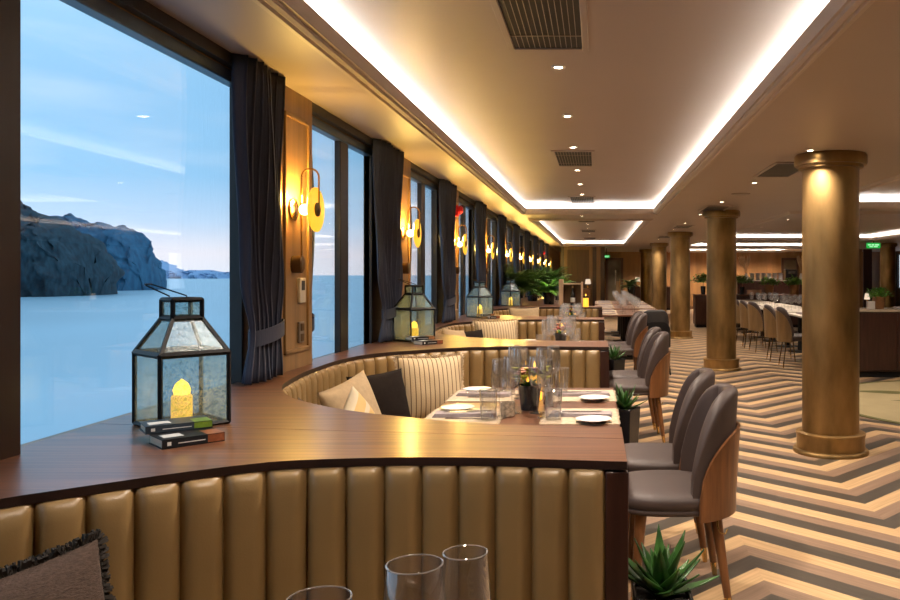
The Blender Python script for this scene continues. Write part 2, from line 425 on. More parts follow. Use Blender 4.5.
struct(fin(bm, 'ceiling', M['ceiling']))
struct(fin(BX(-1.75, XR, YF, YB, ZU, ZU + .08), 'ceiling', M['ceiling']))
for n, c in enumerate(COFFERS):
    bm = bmesh.new(); ring(bm, c, .20, .22, ZC + .035, ZU); struct(fin(bm, 'trim_%d' % (n + 20), M['cove']))
    prof = [(-.004, .058), (-.004, -.012), (.015, -.012), (.02, -.028), (.045, -.034), (.06, -.022), (.075, -.022), (.085, -.034), (.115, -.034), (.12, -.018), (.145, -.012), (.15, .0)]
    bm = bmesh.new(); x0, x1, y0, y1 = c
    prof = [(o * .62 if o > 0 else o, z) for o, z in prof]
    surf(bm, [[(x0 - o, y0 - o, ZC + z), (x1 + o, y0 - o, ZC + z), (x1 + o, y1 + o, ZC + z), (x0 - o, y1 + o, ZC + z)] for o, z in prof], closeu=True)
    struct(fin(bm, 'trim_%d' % (n + 1), M['crown']))
    bm = bmesh.new(); ring(bm, c, .10, .125, ZC + .036, ZC + .056)
    where = ['front window-side coffer', 'rear window-side coffer', 'front middle coffer', 'second middle coffer', 'third middle coffer', 'rearmost middle coffer'][n]
    tag(fin(bm, 'cove_light', M['led']), 'white strip light hidden in the cove round the ' + where, 'strip light', 'cove strip lights')

# left wall
PIL = [4.15 + 2.32 * k for k in range(10)]
bm = bmesh.new()
box(bm, -1.75, -1.60, YF, 25.6, 0, .885)
box(bm, -1.68, -1.60, YF, YB, 2.295, ZU)
box(bm, -1.68, XW, YF, .15, 0, ZC)
box(bm, -1.75, XW, 25.6, YB, 0, ZC)
for c in PIL: box(bm, -1.68, XW, c - .23, c + .23, .0, ZC)
struct(fin(bm, 'wall_left', M['veneer']))
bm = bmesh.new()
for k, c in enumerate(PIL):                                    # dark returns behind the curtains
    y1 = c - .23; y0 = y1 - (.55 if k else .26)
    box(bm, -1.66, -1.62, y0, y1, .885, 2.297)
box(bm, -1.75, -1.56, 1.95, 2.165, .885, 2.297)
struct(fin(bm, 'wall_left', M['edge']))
struct(fin(BX(-1.60, -1.562, .15, 25.6, 2.30, ZC - .001), 'trim_11', M['frame']))
bm = bmesh.new()
for c in PIL:
    a, b, z0, z1 = c - .17, c + .17, 1.0, 2.22
    for (ya, yb, za, zb) in ((a, a + .022, z0, z1), (b - .022, b, z0, z1), (a, b, z0, z0 + .022), (a, b, z1 - .022, z1)):
        box(bm, XW - .002, XW + .012, ya, yb, za, zb)
struct(fin(bm, 'trim_12', M['veneer'], bev=.004))

def window(n, y0, y1, mull=None):
    bm = bmesh.new(); X0, X1 = -1.66, -1.60
    for (ya, yb, za, zb) in ((y0, y0 + .035, .885, 2.25), (y1 - .03, y1, .885, 2.25), (y0, y1, .885, .905)):
        box(bm, X0, X1, ya, yb, za, zb)
    if mull: box(bm, -1.655, -1.615, mull - .08, mull + .08, .885, 2.25)
    fr = struct(fin(bm, 'window_%d' % n, M['frame'], bev=.004))
    bm = bmesh.new(); box(bm, X0, -1.60, y0, y1, 2.245, 2.30); fin(bm, 'head_box', M['steel'], fr, bev=.006)
    bm = bmesh.new(); box(bm, -1.645, -1.635, y0 + .01, y1 - .01, .9, 2.25); fin(bm, 'pane', M['pane'], fr)
window(1, .15, 2.05); window(2, 2.16, 3.64)
for k, c in enumerate(PIL[:-1]): window(k + 3, c + .23, c + 1.57, c + .97)

# other walls
bm = bmesh.new(); box(bm, -1.75, XR, YF - .1, YF, 0, ZU); struct(fin(bm, 'wall_front', M['veneer_dark']))
bm = bmesh.new(); box(bm, -1.75, XR, YB, YB + .1, 0, ZU); struct(fin(bm, 'wall_back', M['backveneer']))
bm = bmesh.new()
box(bm, XR, XR + .1, YF, 28.5, 0, ZU); box(bm, XR, XR + .1, 32, YB, 0, ZU); box(bm, XR, XR + .1, 28.5, 32, 0, .9); box(bm, XR, XR + .1, 28.5, 32, 2.2, ZU)
struct(fin(bm, 'wall_right', M['veneer_dark']))
bm = bmesh.new()
for y in (28.5, 30.2, 31.94): box(bm, XR, XR + .06, y, y + .06, .9, 2.2)
w = struct(fin(bm, 'window_12', M['frame'])); fin(BX(XR + .03, XR + .04, 28.5, 32, .9, 2.2), 'pane', M['pane'], w)
struct(fin(BX(2.0, XR, YB - .06, YB, .0, .12), 'baseboard_back', M['veneer_dark']))
# doors on the back wall
def door(n, x0, x1):
    bm = bmesh.new()
    for a in ((x0, x0 + .1, 0, 2.1), (x1 - .1, x1, 0, 2.1), (x0, x1, 2.0, 2.1), (x0 + .1, x1 - .1, 0, .25)):
        box(bm, a[0], a[1], YB - .08, YB, a[2], a[3])
    d = struct(fin(bm, 'door_%d' % n, M['veneer_dark'])); fin(BX(x0 + .1, x1 - .1, YB - .045, YB - .03, .25, 2.0), 'pane', M['doorglass'], d)
    fin(BX((x0 + x1) / 2 + .06, x1 - .12, YB - .05, YB - .044, .3, 1.15), 'warm_light_patch', M['veneer'], d)  # painted light: warm glow seen through the glass, no real panel
    fin(BX((x0 + x1) / 2 + .02, (x0 + x1) / 2 + .07, YB - .05, YB - .044, 1.0, 1.6), 'pale_light_strip', M['silver'], d)  # painted light: pale streak shining through the glass
    bm = bmesh.new(); tube(bm, [(x1 - .14, YB - .12, .9), (x1 - .14, YB - .12, 1.25)], .015); fin(bm, 'door_handle', M['gold'], d)
door(1, .36, 1.08); door(2, 7.6, 8.3)

# ------------------------------------------------------------------ columns
def column():
    t = thing('column', 'thick brass-clad column with wide disc base in the foreground aisle', 'column', (1.853, 6.35, 0), 0, 'brass columns along the aisle')
    bm = bmesh.new(); lathe(bm, [(.292, 0), (.292, .018), (.283, .03), (.262, .034), (.262, .13), (.268, .14), (.268, .158), (.255, .165), (.22, .166)], 40); fin(bm, 'base', M['brass'], t, smooth=True)
    bm = bmesh.new(); lathe(bm, [(.219, .16), (.219, 2.25)], 40); fin(bm, 'shaft', M['brass'], t, smooth=True)
    bm = bmesh.new(); lathe(bm, [(.22, 2.235), (.25, 2.24), (.25, 2.262), (.275, 2.264), (.28, 2.28), (.28, 2.335), (.27, 2.35)], 40); fin(bm, 'capital', M['brass'], t, smooth=True)
    return t
col = column()
for (x, y, l) in ((1.85, 11.9, 'second brass column from the camera, ahead of the row of tan-backed chairs'), (1.85, 17.8, 'third brass column from the camera along the aisle'),
                  (1.85, 23.8, 'fourth brass column from the camera along the aisle'), (1.85, 29.8, 'farthest and smallest brass column of the aisle row'),
                  (8.72, 24., 'brass column at the far right behind the bar counter')):
    dup(col, (x, y, 0), 0.7 * y, l)

# ------------------------------------------------------------------ booths
P3 = 3.31
OUT = [(.02, 2.555), (-.25, 2.585), (-.488, 2.655), (-.638, 2.73), (-.80, 2.81), (-.98, 2.936), (-1.151, 3.10), (-1.25, 3.23), (-1.32, 3.36), (-1.39, 3.54), (-1.43, 3.75), (-1.462, 4.0),
       (-1.475, 4.26), (-1.475, 4.5), (-1.45, 4.72), (-1.40, 4.88), (-1.30, 5.035), (-1.227, 5.104), (-1.152, 5.168), (-1.072, 5.235), (-.986, 5.30), (-.894, 5.36), (-.782, 5.405), (-.526, 5.438), (-.257, 5.43), (.02, 5.395)]
def catmull(pts, n=8):
    r = []
    for i in range(len(pts) - 1):
        p0 = Vector(pts[max(0, i - 1)]); p1 = Vector(pts[i]); p2 = Vector(pts[i + 1]); p3 = Vector(pts[min(len(pts) - 1, i + 2)])
        for k in range(n):
            t = k / n
            r.append(.5 * (2 * p1 + (p2 - p0) * t + (2 * p0 - 5 * p1 + 4 * p2 - p3) * t * t + (3 * p1 - p0 - 3 * p2 + p3) * t ** 3))
    r.append(Vector(pts[-1])); return r
def resample(pts, n):
    acc = [0]
    for a, b in zip(pts, pts[1:]): acc.append(acc[-1] + (b - a).length)
    res = []; j = 0
    for i in range(n + 1):
        s = acc[-1] * i / n
        while j < len(acc) - 2 and acc[j + 1] < s: j += 1
        t = (s - acc[j]) / max(1e-9, acc[j + 1] - acc[j]); res.append(pts[j].lerp(pts[j + 1], t))
    return res, acc[-1]
DENSE = catmull(OUT)
_, LEN = resample(DENSE, 10)
NCH = round(LEN / .099); SUBC = 8
SAMP, _ = resample(DENSE, NCH * SUBC)
def normals(pts):
    r = []
    for i in range(len(pts)):
        t = (pts[min(i + 1, len(pts) - 1)] - pts[max(i - 1, 0)]).normalized(); r.append(Vector((t.y, -t.x)))
    return r
NRM = normals(SAMP)
def sweep(bm, prof, pts, nrm, dy=0.):
    rows = [[(p.x + n.x * o, p.y + n.y * o + dy, z) for o, z in prof] for p, n in zip(pts, nrm)]
    vs = surf(bm, rows, closeu=True); bm.faces.new(vs[0]); bm.faces.new(vs[-1])
CP, _ = resample(DENSE, 70); CN = normals(CP)
SEAT_FRONT = .46

def banquette():
    t = thing('banquette', 'curved olive fluted leather banquette in the foreground booth at the bottom of the photo', 'banquette', (0, 0, 0), 0, 'curved window booths')
    bm = bmesh.new(); rows = []
    for z, f in ((.40, .9), (.46, 1), (.62, 1.), (.78, 1), (.845, .97), (.872, .85), (.886, .6), (.893, .25), (.8945, 0)):
        row = []
        for i, (p, n) in enumerate(zip(SAMP, NRM)):
            tt = (i % SUBC) / SUBC; b = (1 - abs(2 * tt - 1) ** 4) ** .6
            o = -.012 + .036 * b * f
            row.append((p.x + n.x * o, p.y + n.y * o, z))
        rows.append(row)
    surf(bm, rows); fin(bm, 'backrest', M['leather'], t, smooth=True, ang=70)
    bm = bmesh.new(); sweep(bm, [(.0, .30), (.0, .44), (.03, .455), (SEAT_FRONT - .05, .455), (SEAT_FRONT - .015, .445), (SEAT_FRONT, .415), (SEAT_FRONT, .33), (SEAT_FRONT - .015, .30)], CP, CN); fin(bm, 'seat', M['leather'], t, smooth=True)
    bm = bmesh.new(); sweep(bm, [(0, 0), (0, .3), (SEAT_FRONT - .05, .3), (SEAT_FRONT - .05, 0)], CP, CN); fin(bm, 'plinth', M['darkwood'], t)
    bm = bmesh.new(); sweep(bm, [(-.035, 0), (-.035, .885), (-.015, .885), (-.015, 0)], CP, CN); fin(bm, 'back_frame', M['darkwood'], t)
    fin(BX(.022, .082, 2.085, 2.565, 0, .886), 'end_panel', M['darkwood'], t, bev=.003)
    return t
bq = banquette(); bq.location.y = -P3
BN = ['foreground booth', 'first full booth', 'second full booth', 'third full booth']
for k in range(1, 4):
    b_ = dup(bq, (0, P3 * (k - 1), 0), 0, ['', 'curved olive fluted leather banquette with several cushions behind the nearest counter',
        'curved olive fluted banquette of the booth beyond the second lantern', 'curved olive fluted banquette of the farthest booth, beside the fourth lantern'][k])
fin(BX(.022, .082, 5.395, 5.875, 0, .886), 'end_panel', M['darkwood'], b_, bev=.003)

def seam(x, k): return 2.37 + (.085 - x) * .14 + P3 * k
XL = -1.625
def countertop(k, last=False):
    pts = [(XL, seam(XL, 0) + .0012), (.078, seam(.085, 0) + .0012), (.078, 2.552)]
    pts += [(p.x, p.y) for p in resample(DENSE, 110)[0]]
    pts += [(.078, 5.39)]
    if last: pts += [(.078, 5.88), (XL, 5.88)]
    else: pts += [(.078, seam(.085, 1) - .0012), (XL, seam(XL, 1) - .0012)]
    bm = bmesh.new(); poly(bm, pts, .893, .915)
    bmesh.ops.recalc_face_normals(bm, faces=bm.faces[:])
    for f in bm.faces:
        if abs(f.normal.z) < .5: f.material_index = 1  # dark edge veneer, with the shade along it painted in
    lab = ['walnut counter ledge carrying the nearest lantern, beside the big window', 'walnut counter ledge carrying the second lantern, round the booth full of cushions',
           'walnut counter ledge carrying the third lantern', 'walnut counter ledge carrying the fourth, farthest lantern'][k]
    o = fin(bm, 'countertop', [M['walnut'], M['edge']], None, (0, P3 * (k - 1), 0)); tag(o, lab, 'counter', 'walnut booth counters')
for k in range(4): countertop(k, k == 3)

# ------------------------------------------------------------------ tables with settings
def table():
    t = thing('dining_table', 'walnut dining table of the foreground booth holding three tall glasses', 'table', (-.34, .67, 0), 0, 'booth tables')
    fin(BX(-.44, .44, -.635, .635, .72, .75), 'tabletop', M['walnut'], t, bev=.006)
    for s in (-1, 1):
        bm = bmesh.new(); lathe(bm, [(.14, 0), (.14, .015), (.035, .03), (.03, .70), (.1, .72)], 20, (0, s * .36, 0)); fin(bm, 'leg', M['black'], t, smooth=True)
    return t
tb = table()
TN = ['front table', 'nearest laid table', 'second laid table', 'third laid table']
for k in (1, 2, 3): dup(tb, (-.34, .67 + P3 * k, 0), 0, ['', 'walnut dining table laid for four in the nearest full booth', 'walnut dining table laid in the second full booth, red flowers on it', 'walnut dining table laid in the farthest booth'][k])

GP = {   # kind: bowl profile, stem base
 'big': ([(.004, .115), (.018, .118), (.034, .135), (.043, .165), (.0435, .19), (.037, .265)], .038),
 'small': ([(.004, .115), (.016, .118), (.030, .133), (.0375, .16), (.038, .19), (.032, .265)], .035),
 'tumbler': ([(.028, .0), (.030, .004), (.034, .06), (.037, .125)], 0)}
GPROTO = {}
def glass(kind, x, y, z, label, group, parts=True, sc=1.):
    cat = 'glass'; nm = {'big': 'wine_glass', 'small': 'wine_glass', 'tumbler': 'tumbler'}[kind]
    key = (kind, parts)
    if key in GPROTO:
        o = dup(GPROTO[key], (x, y, z), 0, label, group)
    else:
        prof, fr = GP[kind]
        inner = [(max(.001, r - .0014), zz + .001) for r, zz in prof]
        if parts:
            o = thing(nm, label, cat, (x, y, z), 0, group)
            bm = bmesh.new(); lathe(bm, prof + [(prof[-1][0] - .0007, prof[-1][1] + .0007)] + inner[::-1], 28, cap=kind == 'tumbler'); fin(bm, 'bowl', M['glass'], o, smooth=True)
            bm = bmesh.new(); rr, rz_ = prof[-1]; tube(bm, [(rr * math.cos(q * PI / 18), rr * math.sin(q * PI / 18), rz_) for q in range(36)], .0011, 6, True); fin(bm, 'rim', M['rim'], o, smooth=True)
            if fr:
                bm = bmesh.new(); lathe(bm, [(.004, .008), (.0032, .02), (.003, .1), (.0045, .116)], 12); fin(bm, 'stem', M['glass'], o, smooth=True)
                bm = bmesh.new(); lathe(bm, [(fr, .001), (fr, .0025), (.012, .005), (.004, .009)], 24); fin(bm, 'foot', M['glass'], o, smooth=True)
        else:
            bm = bmesh.new()
            if fr: lathe(bm, [(fr, .001), (fr, .0025), (.012, .005), (.0035, .01), (.003, .1)] + prof, 12, cap=False)
            else: lathe(bm, prof, 12, cap=False)
            o = tag(fin(bm, nm, M['glassfar'], None, (x, y, z), smooth=True), label, cat, group)
        GPROTO[key] = o
    o.scale = (sc, sc, sc)
    return o

glass('big', -.242, 1.062, .751, 'tall clear wine glass at the bottom of the photo, middle and largest of three', 'foreground glasses')
glass('small', -.186, 1.13, .751, 'tall clear wine glass at the bottom of the photo, rightmost of three', 'foreground glasses', True, .97)
glass('big', -.330, .95, .751, 'tall clear wine glass at the bottom edge of the photo, leftmost, only its rim showing', 'foreground glasses')
glass('tumbler', .0, 1.0, .751, 'water tumbler on the foreground booth table', 'foreground glasses') if 0 else None

PROTO = {}
def proto(key, make, loc, rz, label, group):
    if key in PROTO: return dup(PROTO[key], loc, rz, label, group)
    o = make(); PROTO[key] = o; o.location = loc; o.rotation_euler = (0, 0, rz); o['label'] = label
    if group: o['group'] = group
    return o
def mk_placemat():
    rng = random.Random(4); bm = bmesh.new()
    box(bm, -.165, .165, -.2, .2, 0, .004)
    for i in range(90):
        y = -.2 + .4 * i / 89
        for s in (-1, 1):
            l = rng.uniform(.006, .014); box(bm, s * .165, s * (.165 + l), y - .0015, y + .0015, .001, .003)
    return tag(fin(bm, 'placemat', M['placemat']), '', 'placemat')
def mk_napkin():
    bm = bmesh.new()
    for i in range(4): box(bm, -.145 + .003 * i, .145 - .002 * i, -.045 + .002 * i, .045, .004 * i, .004 * i + .0038)
    return tag(fin(bm, 'napkin', M['napkin'], bev=.0015), '', 'napkin')
def mk_plate():
    bm = bmesh.new(); lathe(bm, [(.045, 0), (.05, .003), (.078, .014), (.080, .0155), (.077, .0155), (.05, .006), (.001, .005)], 32); return tag(fin(bm, 'bread_plate', M['white'], smooth=True), '', 'plate')
def mk_knife():
    t = thing('knife', '', 'knife'); bm = bmesh.new(); box(bm, -.11, .0, -.004, .004, 0, .005); fin(bm, 'handle', M['silver'], t, bev=.0015)
    bm = bmesh.new(); poly(bm, [(0, -.004), (.09, -.008), (.11, -.002), (.105, .006), (0, .006)], .001, .003); fin(bm, 'blade', M['silver'], t); return t
def mk_fork():
    t = thing('fork', '', 'fork'); bm = bmesh.new(); box(bm, -.1, .035, -.003, .003, 0, .004); fin(bm, 'handle', M['silver'], t, bev=.001)
    bm = bmesh.new(); box(bm, .035, .055, -.011, .011, .001, .004)
    for q in (-.0095, -.0032, .0032, .0095): box(bm, .055, .095, q - .0016, q + .0016, .001, .004)
    fin(bm, 'tines', M['silver'], t); return t

def setting(k, side, pos):
    tn = TN[k]; s = 1 if side == 'right' else -1; dy = .67 + P3 * k
    seat = ('near' if pos < 0 else 'far') + ' ' + ('aisle-side' if s > 0 else 'window-side')
    x = -.34 + s * .265; y = dy + pos * .31; z = .7505
    lay = '%s place of the %s' % (seat, tn)
    proto('placemat', mk_placemat, (x, y, z), 0 if s > 0 else PI, 'frayed cream woven placemat at the ' + lay, 'placemats')
    proto('napkin', mk_napkin, (x + s * .0, y, z + .0045), R(4 * pos * s), 'folded lilac grey napkin at the ' + lay, 'napkins')
    proto('plate', mk_plate, (x + s * .06, y - s * .155, z + .0045), 0, 'small white bread plate at the ' + lay, 'bread plates')
    if k <= 2:
        proto('knife', mk_knife, (x - s * .01, y - s * .003, z + .0212), R(6) if s > 0 else R(186), 'steel knife on the napkin at the ' + lay, 'table knives')
        proto('fork', mk_fork, (x - s * .02, y + s * .09, z + .0047), R(-3) if s > 0 else R(177), 'steel fork beside the napkin at the ' + lay, 'table forks')
    xs_ = -.34 + s * .06
    pr = k == 1
    glass('big', xs_ + s * .0, y - pos * .09, .751, 'tall wine glass at the ' + lay, 'laid wine glasses', pr)
    glass('small', xs_ + s * .045, y + pos * .03, .751, 'narrower wine glass at the ' + lay, 'laid wine glasses', pr)
    glass('tumbler', xs_ + s * .085, y + pos * .10, .751, 'water tumbler at the ' + lay, 'laid tumblers', pr, 1.1)
for k in (1, 2, 3):
    for s in ('right', 'left'):
        for p in (-1, 1): setting(k, s, p)

def blob(bm, c, r, seed, n=2):
    q = bmesh.ops.create_icosphere(bm, subdivisions=n, radius=r, matrix=Matrix.Translation(c))
    for v in q['verts']: v.co += (v.co - Vector(c)) * .35 * noise.noise(v.co * 60 + Vector((seed, 0, 0)))
def flower_pot(x, y, z, cols, label):
    t = thing('flower_pot', label, 'flower pot', (x, y, z), 0, 'table flower pots')
    bm = bmesh.new(); lathe(bm, [(.042, 0), (.056, .112), (.058, .120), (.052, .120), (.05, .108), (.001, .106)], 4 if 0 else 24); fin(bm, 'pot', M['blackpot'], t, smooth=True)
    rng = random.Random(int(y * 10)); bm = bmesh.new()
    for i in range(26): strip_leaf(bm, (0, 0, .1), rng.uniform(0, 2 * PI), rng.uniform(.5, 1.3), rng.uniform(-.3, .6), rng.uniform(.05, .1), .011, 4)
    fin(bm, 'leaves', M['fern'], t)
    for j, m in enumerate(cols):
        bm = bmesh.new()
        for i in range(8):
            a = rng.uniform(0, 2 * PI); r = rng.uniform(.02, .095); c = Vector((r * math.cos(a), r * math.sin(a), rng.uniform(.14, .195)))
            for q in range(7):
                strip_leaf(bm, c, q * 2 * PI / 7, .6, .1, .032, .014, 3)
            blob(bm, c, .006, i, 1)
        fin(bm, 'blossoms', m, t)
    return t
flower_pot(-.325, 3.86, .751, [M['petal1'], M['petal2'], M['petal1']], 'black pot of yellow and peach flowers on the nearest laid booth table')
flower_pot(-.33, 7.29, .751, [M['petal3'], M['petal2']], 'black pot of crimson flowers on the second laid booth table')
flower_pot(-.33, 10.6, .751, [M['petal1'], M['petal3']], 'black pot of mixed flowers on the third laid booth table')
def candle_jar(x, y, z, label):
    t = thing('candle_jar', label, 'candle', (x, y, z), 0, 'amber candle jars')
    bm = bmesh.new(); lathe(bm, [(.03, 0), (.034, .004), (.034, .10), (.030, .104)], 24); fin(bm, 'jar', M['wax'], t, smooth=True)
    bm = bmesh.new(); lathe(bm, [(.036, .1), (.036, .118), (.03, .122)], 24); fin(bm, 'rim', M['black'], t, smooth=True)
    bm = bmesh.new(); lathe(bm, [(.001, .122), (.006, .13), (.004, .14), (.0005, .15)], 10); fin(bm, 'flame', M['flame'], t, smooth=True)
    return t
cj = candle_jar(-.325, 4.16, .751, 'amber candle jar behind the flower pot on the nearest laid booth table'); cj.scale = (1.2, 1.2, 1.35)
dup(cj, (-.33, 7.5, .751), 0, 'amber candle jar behind the crimson flowers on the second laid booth table')
dup(cj, (-.33, 10.8, .751), 0, 'amber candle jar on the third laid booth table')
bm = bmesh.new(); lathe(bm, [(.026, 0), (.032, .003), (.036, .035), (.034, .065), (.031, .065), (.032, .035), (.028, .006), (.001, .005)], 20)
tag(fin(bm, 'votive_holder', mat('mottled cream votive', (.62, .5, .36), .4, var=(60, .75), bump=(60, .3)), None, (-.41, 3.68, .751), smooth=True), 'mottled cream votive cup near the window-side napkin on the nearest laid table', 'candle holder')
def shaker(x, y, label, m):
    t = thing('shaker', label, 'shaker', (x, y, .751)); bm = bmesh.new(); lathe(bm, [(.018, 0), (.02, .004), (.016, .06), (.015, .065)], 16); fin(bm, 'body', m, t, smooth=True)
    bm = bmesh.new(); lathe(bm, [(.016, .065), (.016, .078), (.008, .086)], 16); fin(bm, 'cap', M['silver'], t, smooth=True)
shaker(-.25, 4.02, 'red-brown pepper shaker beside the yellow and peach flowers', M['orangeprint'])
shaker(-.235, 3.97, 'pale salt shaker beside the yellow and peach flowers', M['white'])

# ------------------------------------------------------------------ lanterns, candles, books
LR = R(49)
def lantern():
    s = .21 / 2; hb = .235; hr = .345; hc = .405; c = .045
    t = thing('lantern', 'large black-framed seeded glass lantern on the nearest counter before the big window', 'lantern', (0, 0, 0), 0, 'lanterns on the counters')
    bm = bmesh.new(); w = .0078; cor = [(-1, -1), (1, -1), (1, 1), (-1, 1)]
    lv = [(s, .006), (s, hb), (c, hr), (c, hc)]
    for i in range(4):
        a, b = cor[i], cor[(i + 1) % 4]
        for q, (r, z) in enumerate(lv): bar(bm, (a[0] * r, a[1] * r, z), (b[0] * r, b[1] * r, z), w * (1.3 if q in (1, 2) else 1.), 4)
        for (r0, z0), (r1, z1) in zip(lv, lv[1:]): bar(bm, (a[0] * r0, a[1] * r0, z0), (a[0] * r1, a[1] * r1, z1), w, 4)
    fin(bm, 'frame', M['black'], t)
    fin(BX(-s, s, -s, s, 0, .005), 'base', M['black'], t)
    fin(BX(-c - .004, c + .004, -c - .004, c + .004, hc, hc + .006), 'cap', M['black'], t, bev=.002)
    for i in range(4):
        a, b = cor[i], cor[(i + 1) % 4]
        for (r0, z0), (r1, z1) in zip(lv, lv[1:]):
            bm = bmesh.new(); bm.faces.new([bm.verts.new(p) for p in ((a[0] * r0, a[1] * r0, z0), (b[0] * r0, b[1] * r0, z0), (b[0] * r1, b[1] * r1, z1), (a[0] * r1, a[1] * r1, z1))])
            fin(bm, 'glass_pane', M['seeded'], t, solid=.003)
    bm = bmesh.new(); pts = []
    def wv(x, y, z): return (x * math.cos(LR) + y * math.sin(LR), -x * math.sin(LR) + y * math.cos(LR), z)
    tube(bm, [wv(-.030, -.02, hc + .004), wv(-.030, -.02, hc + .012), wv(-.105, -.02, hc + .046), wv(-.113, -.012, hc + .050), wv(-.113, .022, hc + .050), wv(-.105, .03, hc + .046), wv(.0, .03, hc + .012), wv(.0, .03, hc + .004)], .0024, 6)
    fin(bm, 'handle', M['black'], t)
    return t
def candle():
    t = thing('pillar_candle', 'glowing amber pillar candle inside the nearest lantern', 'candle', (0, 0, 0), 0, 'candles in the lanterns')
    bm = bmesh.new(); lathe(bm, [(.030, 0), (.032, .003), (.032, .085), (.026, .092), (.015, .088), (.001, .086)], 20); fin(bm, 'wax', M['wax'], t, smooth=True)
    bm = bmesh.new(); lathe(bm, [(.001, .084), (.024, .092), (.027, .108), (.018, .128), (.001, .142)], 14); fin(bm, 'flame', M['flame'], t, smooth=True)
    return t
def book(L_, W_, T_, cov, patch, label, loc, rz):
    t = thing('book', label, 'book', loc, rz, 'books stacked by the lanterns')
    fin(BX(-L_ / 2 + .004, L_ / 2 - .004, -W_ / 2 + .003, W_ / 2 - .003, .002, T_ - .002), 'pages', M['paper'], t)
    bm = bmesh.new(); box(bm, -L_ / 2, L_ / 2, -W_ / 2, W_ / 2, 0, .002); box(bm, -L_ / 2, L_ / 2, -W_ / 2, W_ / 2, T_ - .002, T_); box(bm, -L_ / 2, L_ / 2, -W_ / 2, -W_ / 2 + .002, 0, T_)
    fin(bm, 'cover', cov, t)
    bm = bmesh.new(); box(bm, L_ * .22, L_ / 2 - .001, -W_ / 2 - .0004, -W_ / 2 + .001, .003, T_ - .002); box(bm, L_ * .22, L_ / 2 - .001, -W_ / 2, W_ * .1, T_ - .001, T_ + .0004); fin(bm, 'cover_print', patch, t)
    bm = bmesh.new(); box(bm, -L_ * .42, -L_ * .1, -W_ * .25, W_ * .15, T_ - .001, T_ + .0004); box(bm, -L_ * .42, -L_ * .36, -W_ / 2 - .0004, -W_ / 2, T_ * .3, T_ * .7)
    box(bm, -L_ * .25, L_ * .18, -W_ / 2 - .0004, -W_ / 2, T_ * .42, T_ * .52); fin(bm, 'title_panel', M['printwhite'], t)
    return t
ln = cn = None
LAB = ['', 'second', 'third', 'fourth, farthest']
for k in range(4):
    loc = (-1.352, 2.605 + P3 * k, .915)
    if k == 0: ln = lantern(); cn = candle()
    l_ = ln if k == 0 else dup(ln, loc, LR, 'black-framed seeded glass lantern on the %s counter from the camera' % LAB[k])
    l_.location = loc; l_.rotation_euler = (0, 0, LR)
    c_ = cn if k == 0 else dup(cn, loc, 0, 'glowing amber pillar candle inside the %s lantern' % LAB[k])
    c_.location = (loc[0], loc[1], .9201)
    where = ['in front of the nearest lantern', 'in front of the second lantern', 'in front of the third lantern'][k] if k < 3 else None
    if where:
        rz = R(45)
        book(.168, .12, .026, M['cover'], M['orangeprint'], 'black paperback with brown print, lower book ' + where, (-1.19, 2.322 + P3 * k, .915), rz)
        book(.178, .11, .022, M['coverblue'] if k == 0 else M['cover'], M['lime'] if k == 0 else M['terracotta'],
             ('slate paperback with lime print, upper book ' if k == 0 else 'dark book with orange print, upper book ') + where, (-1.261, 2.396 + P3 * k, .9412), R(38))

# ------------------------------------------------------------------ cushions
def cushion(loc, size, rz, lean, roll, m, label, fringe=None, thick=.15, dens=150):
    t = thing('cushion', label, 'cushion', loc, 0, 'cushions in the booths'); t.rotation_euler = (Matrix.Rotation(rz, 3, 'Z') @ Matrix.Rotation(-lean, 3, 'X') @ Matrix.Rotation(roll, 3, 'Y')).to_euler()
    n = 22; bm = bmesh.new()
    def P(u, v, s):
        th = thick / 2 * ((1 - abs(u) ** 2.4) * (1 - abs(v) ** 2.4)) ** .55
        x = u * size / 2 * (1 - .07 * (1 - v * v) ); z = v * size / 2 * (1 - .07 * (1 - u * u))
        w = .006 * noise.noise(Vector((u * 2.1 + loc[0] * 7, v * 2.1, s + loc[1])))
        return (x, s * th + w * (1 - u * u) * (1 - v * v), z)
    for s in (-1, 1): surf(bm, [[P(-1 + 2 * i / n, -1 + 2 * j / n, s) for i in range(n + 1)] for j in range(n + 1)])
    bmesh.ops.remove_doubles(bm, verts=bm.verts[:], dist=.0004)
    fin(bm, 'cover', m, t, smooth=True, ang=180)
    if fringe:
        rng = random.Random(7); bm = bmesh.new()
        for e in range(4):
            for i in range(dens):
                u = -1 + 2 * (i + rng.random()) / dens
                a = [(u, 1), (1, u), (u, -1), (-1, u)][e]; o = [(0, 1), (1, 0), (0, -1), (-1, 0)][e]
                p = Vector(P(a[0], a[1], 1)); d = Vector((o[0] + rng.uniform(-.5, .5), rng.uniform(-.7, .7), o[1] + rng.uniform(-.5, .5))).normalized()
                l = rng.uniform(.010, .02); w = rng.uniform(.003, .005)
                bar(bm, p - d * .004, p + d * l, w, 3)
        fin(bm, 'fringe', fringe, t)
    return t
cushion((-1.095, 1.49, .64), .41, R(62), R(14), R(-3), M['taupe'], 'dark taupe woven cushion with shaggy fringe in the bottom left corner', M['taupefringe'], .14, 240)
CU = cushion((-1.02, 4.92, .70), .41, R(24), R(15), 0, M['pinstripe'], 'cream pinstriped cushion with fringed edges in the nearest full booth', M['creamfringe'], .19, 110)
cushion((-1.235, 4.58, .655), .385, R(52), R(16), R(-2), M['brownlinen'], 'plain dark brown cushion between the beige and the pinstriped ones')
cushion((-1.275, 4.2, .665), .385, R(66), R(16), R(-12), M['linen'], 'plain beige linen cushion left of the dark brown one')
cushion((-1.13, 3.84, .64), .34, R(84), R(18), R(-30), M['mustard'], 'mustard and cream striped cushion low in front of the beige one')
cushion((-1.255, 3.54, .66), .37, R(112), R(18), 0, M['greylinen'], 'grey linen cushion at the near window end of the nearest full booth')
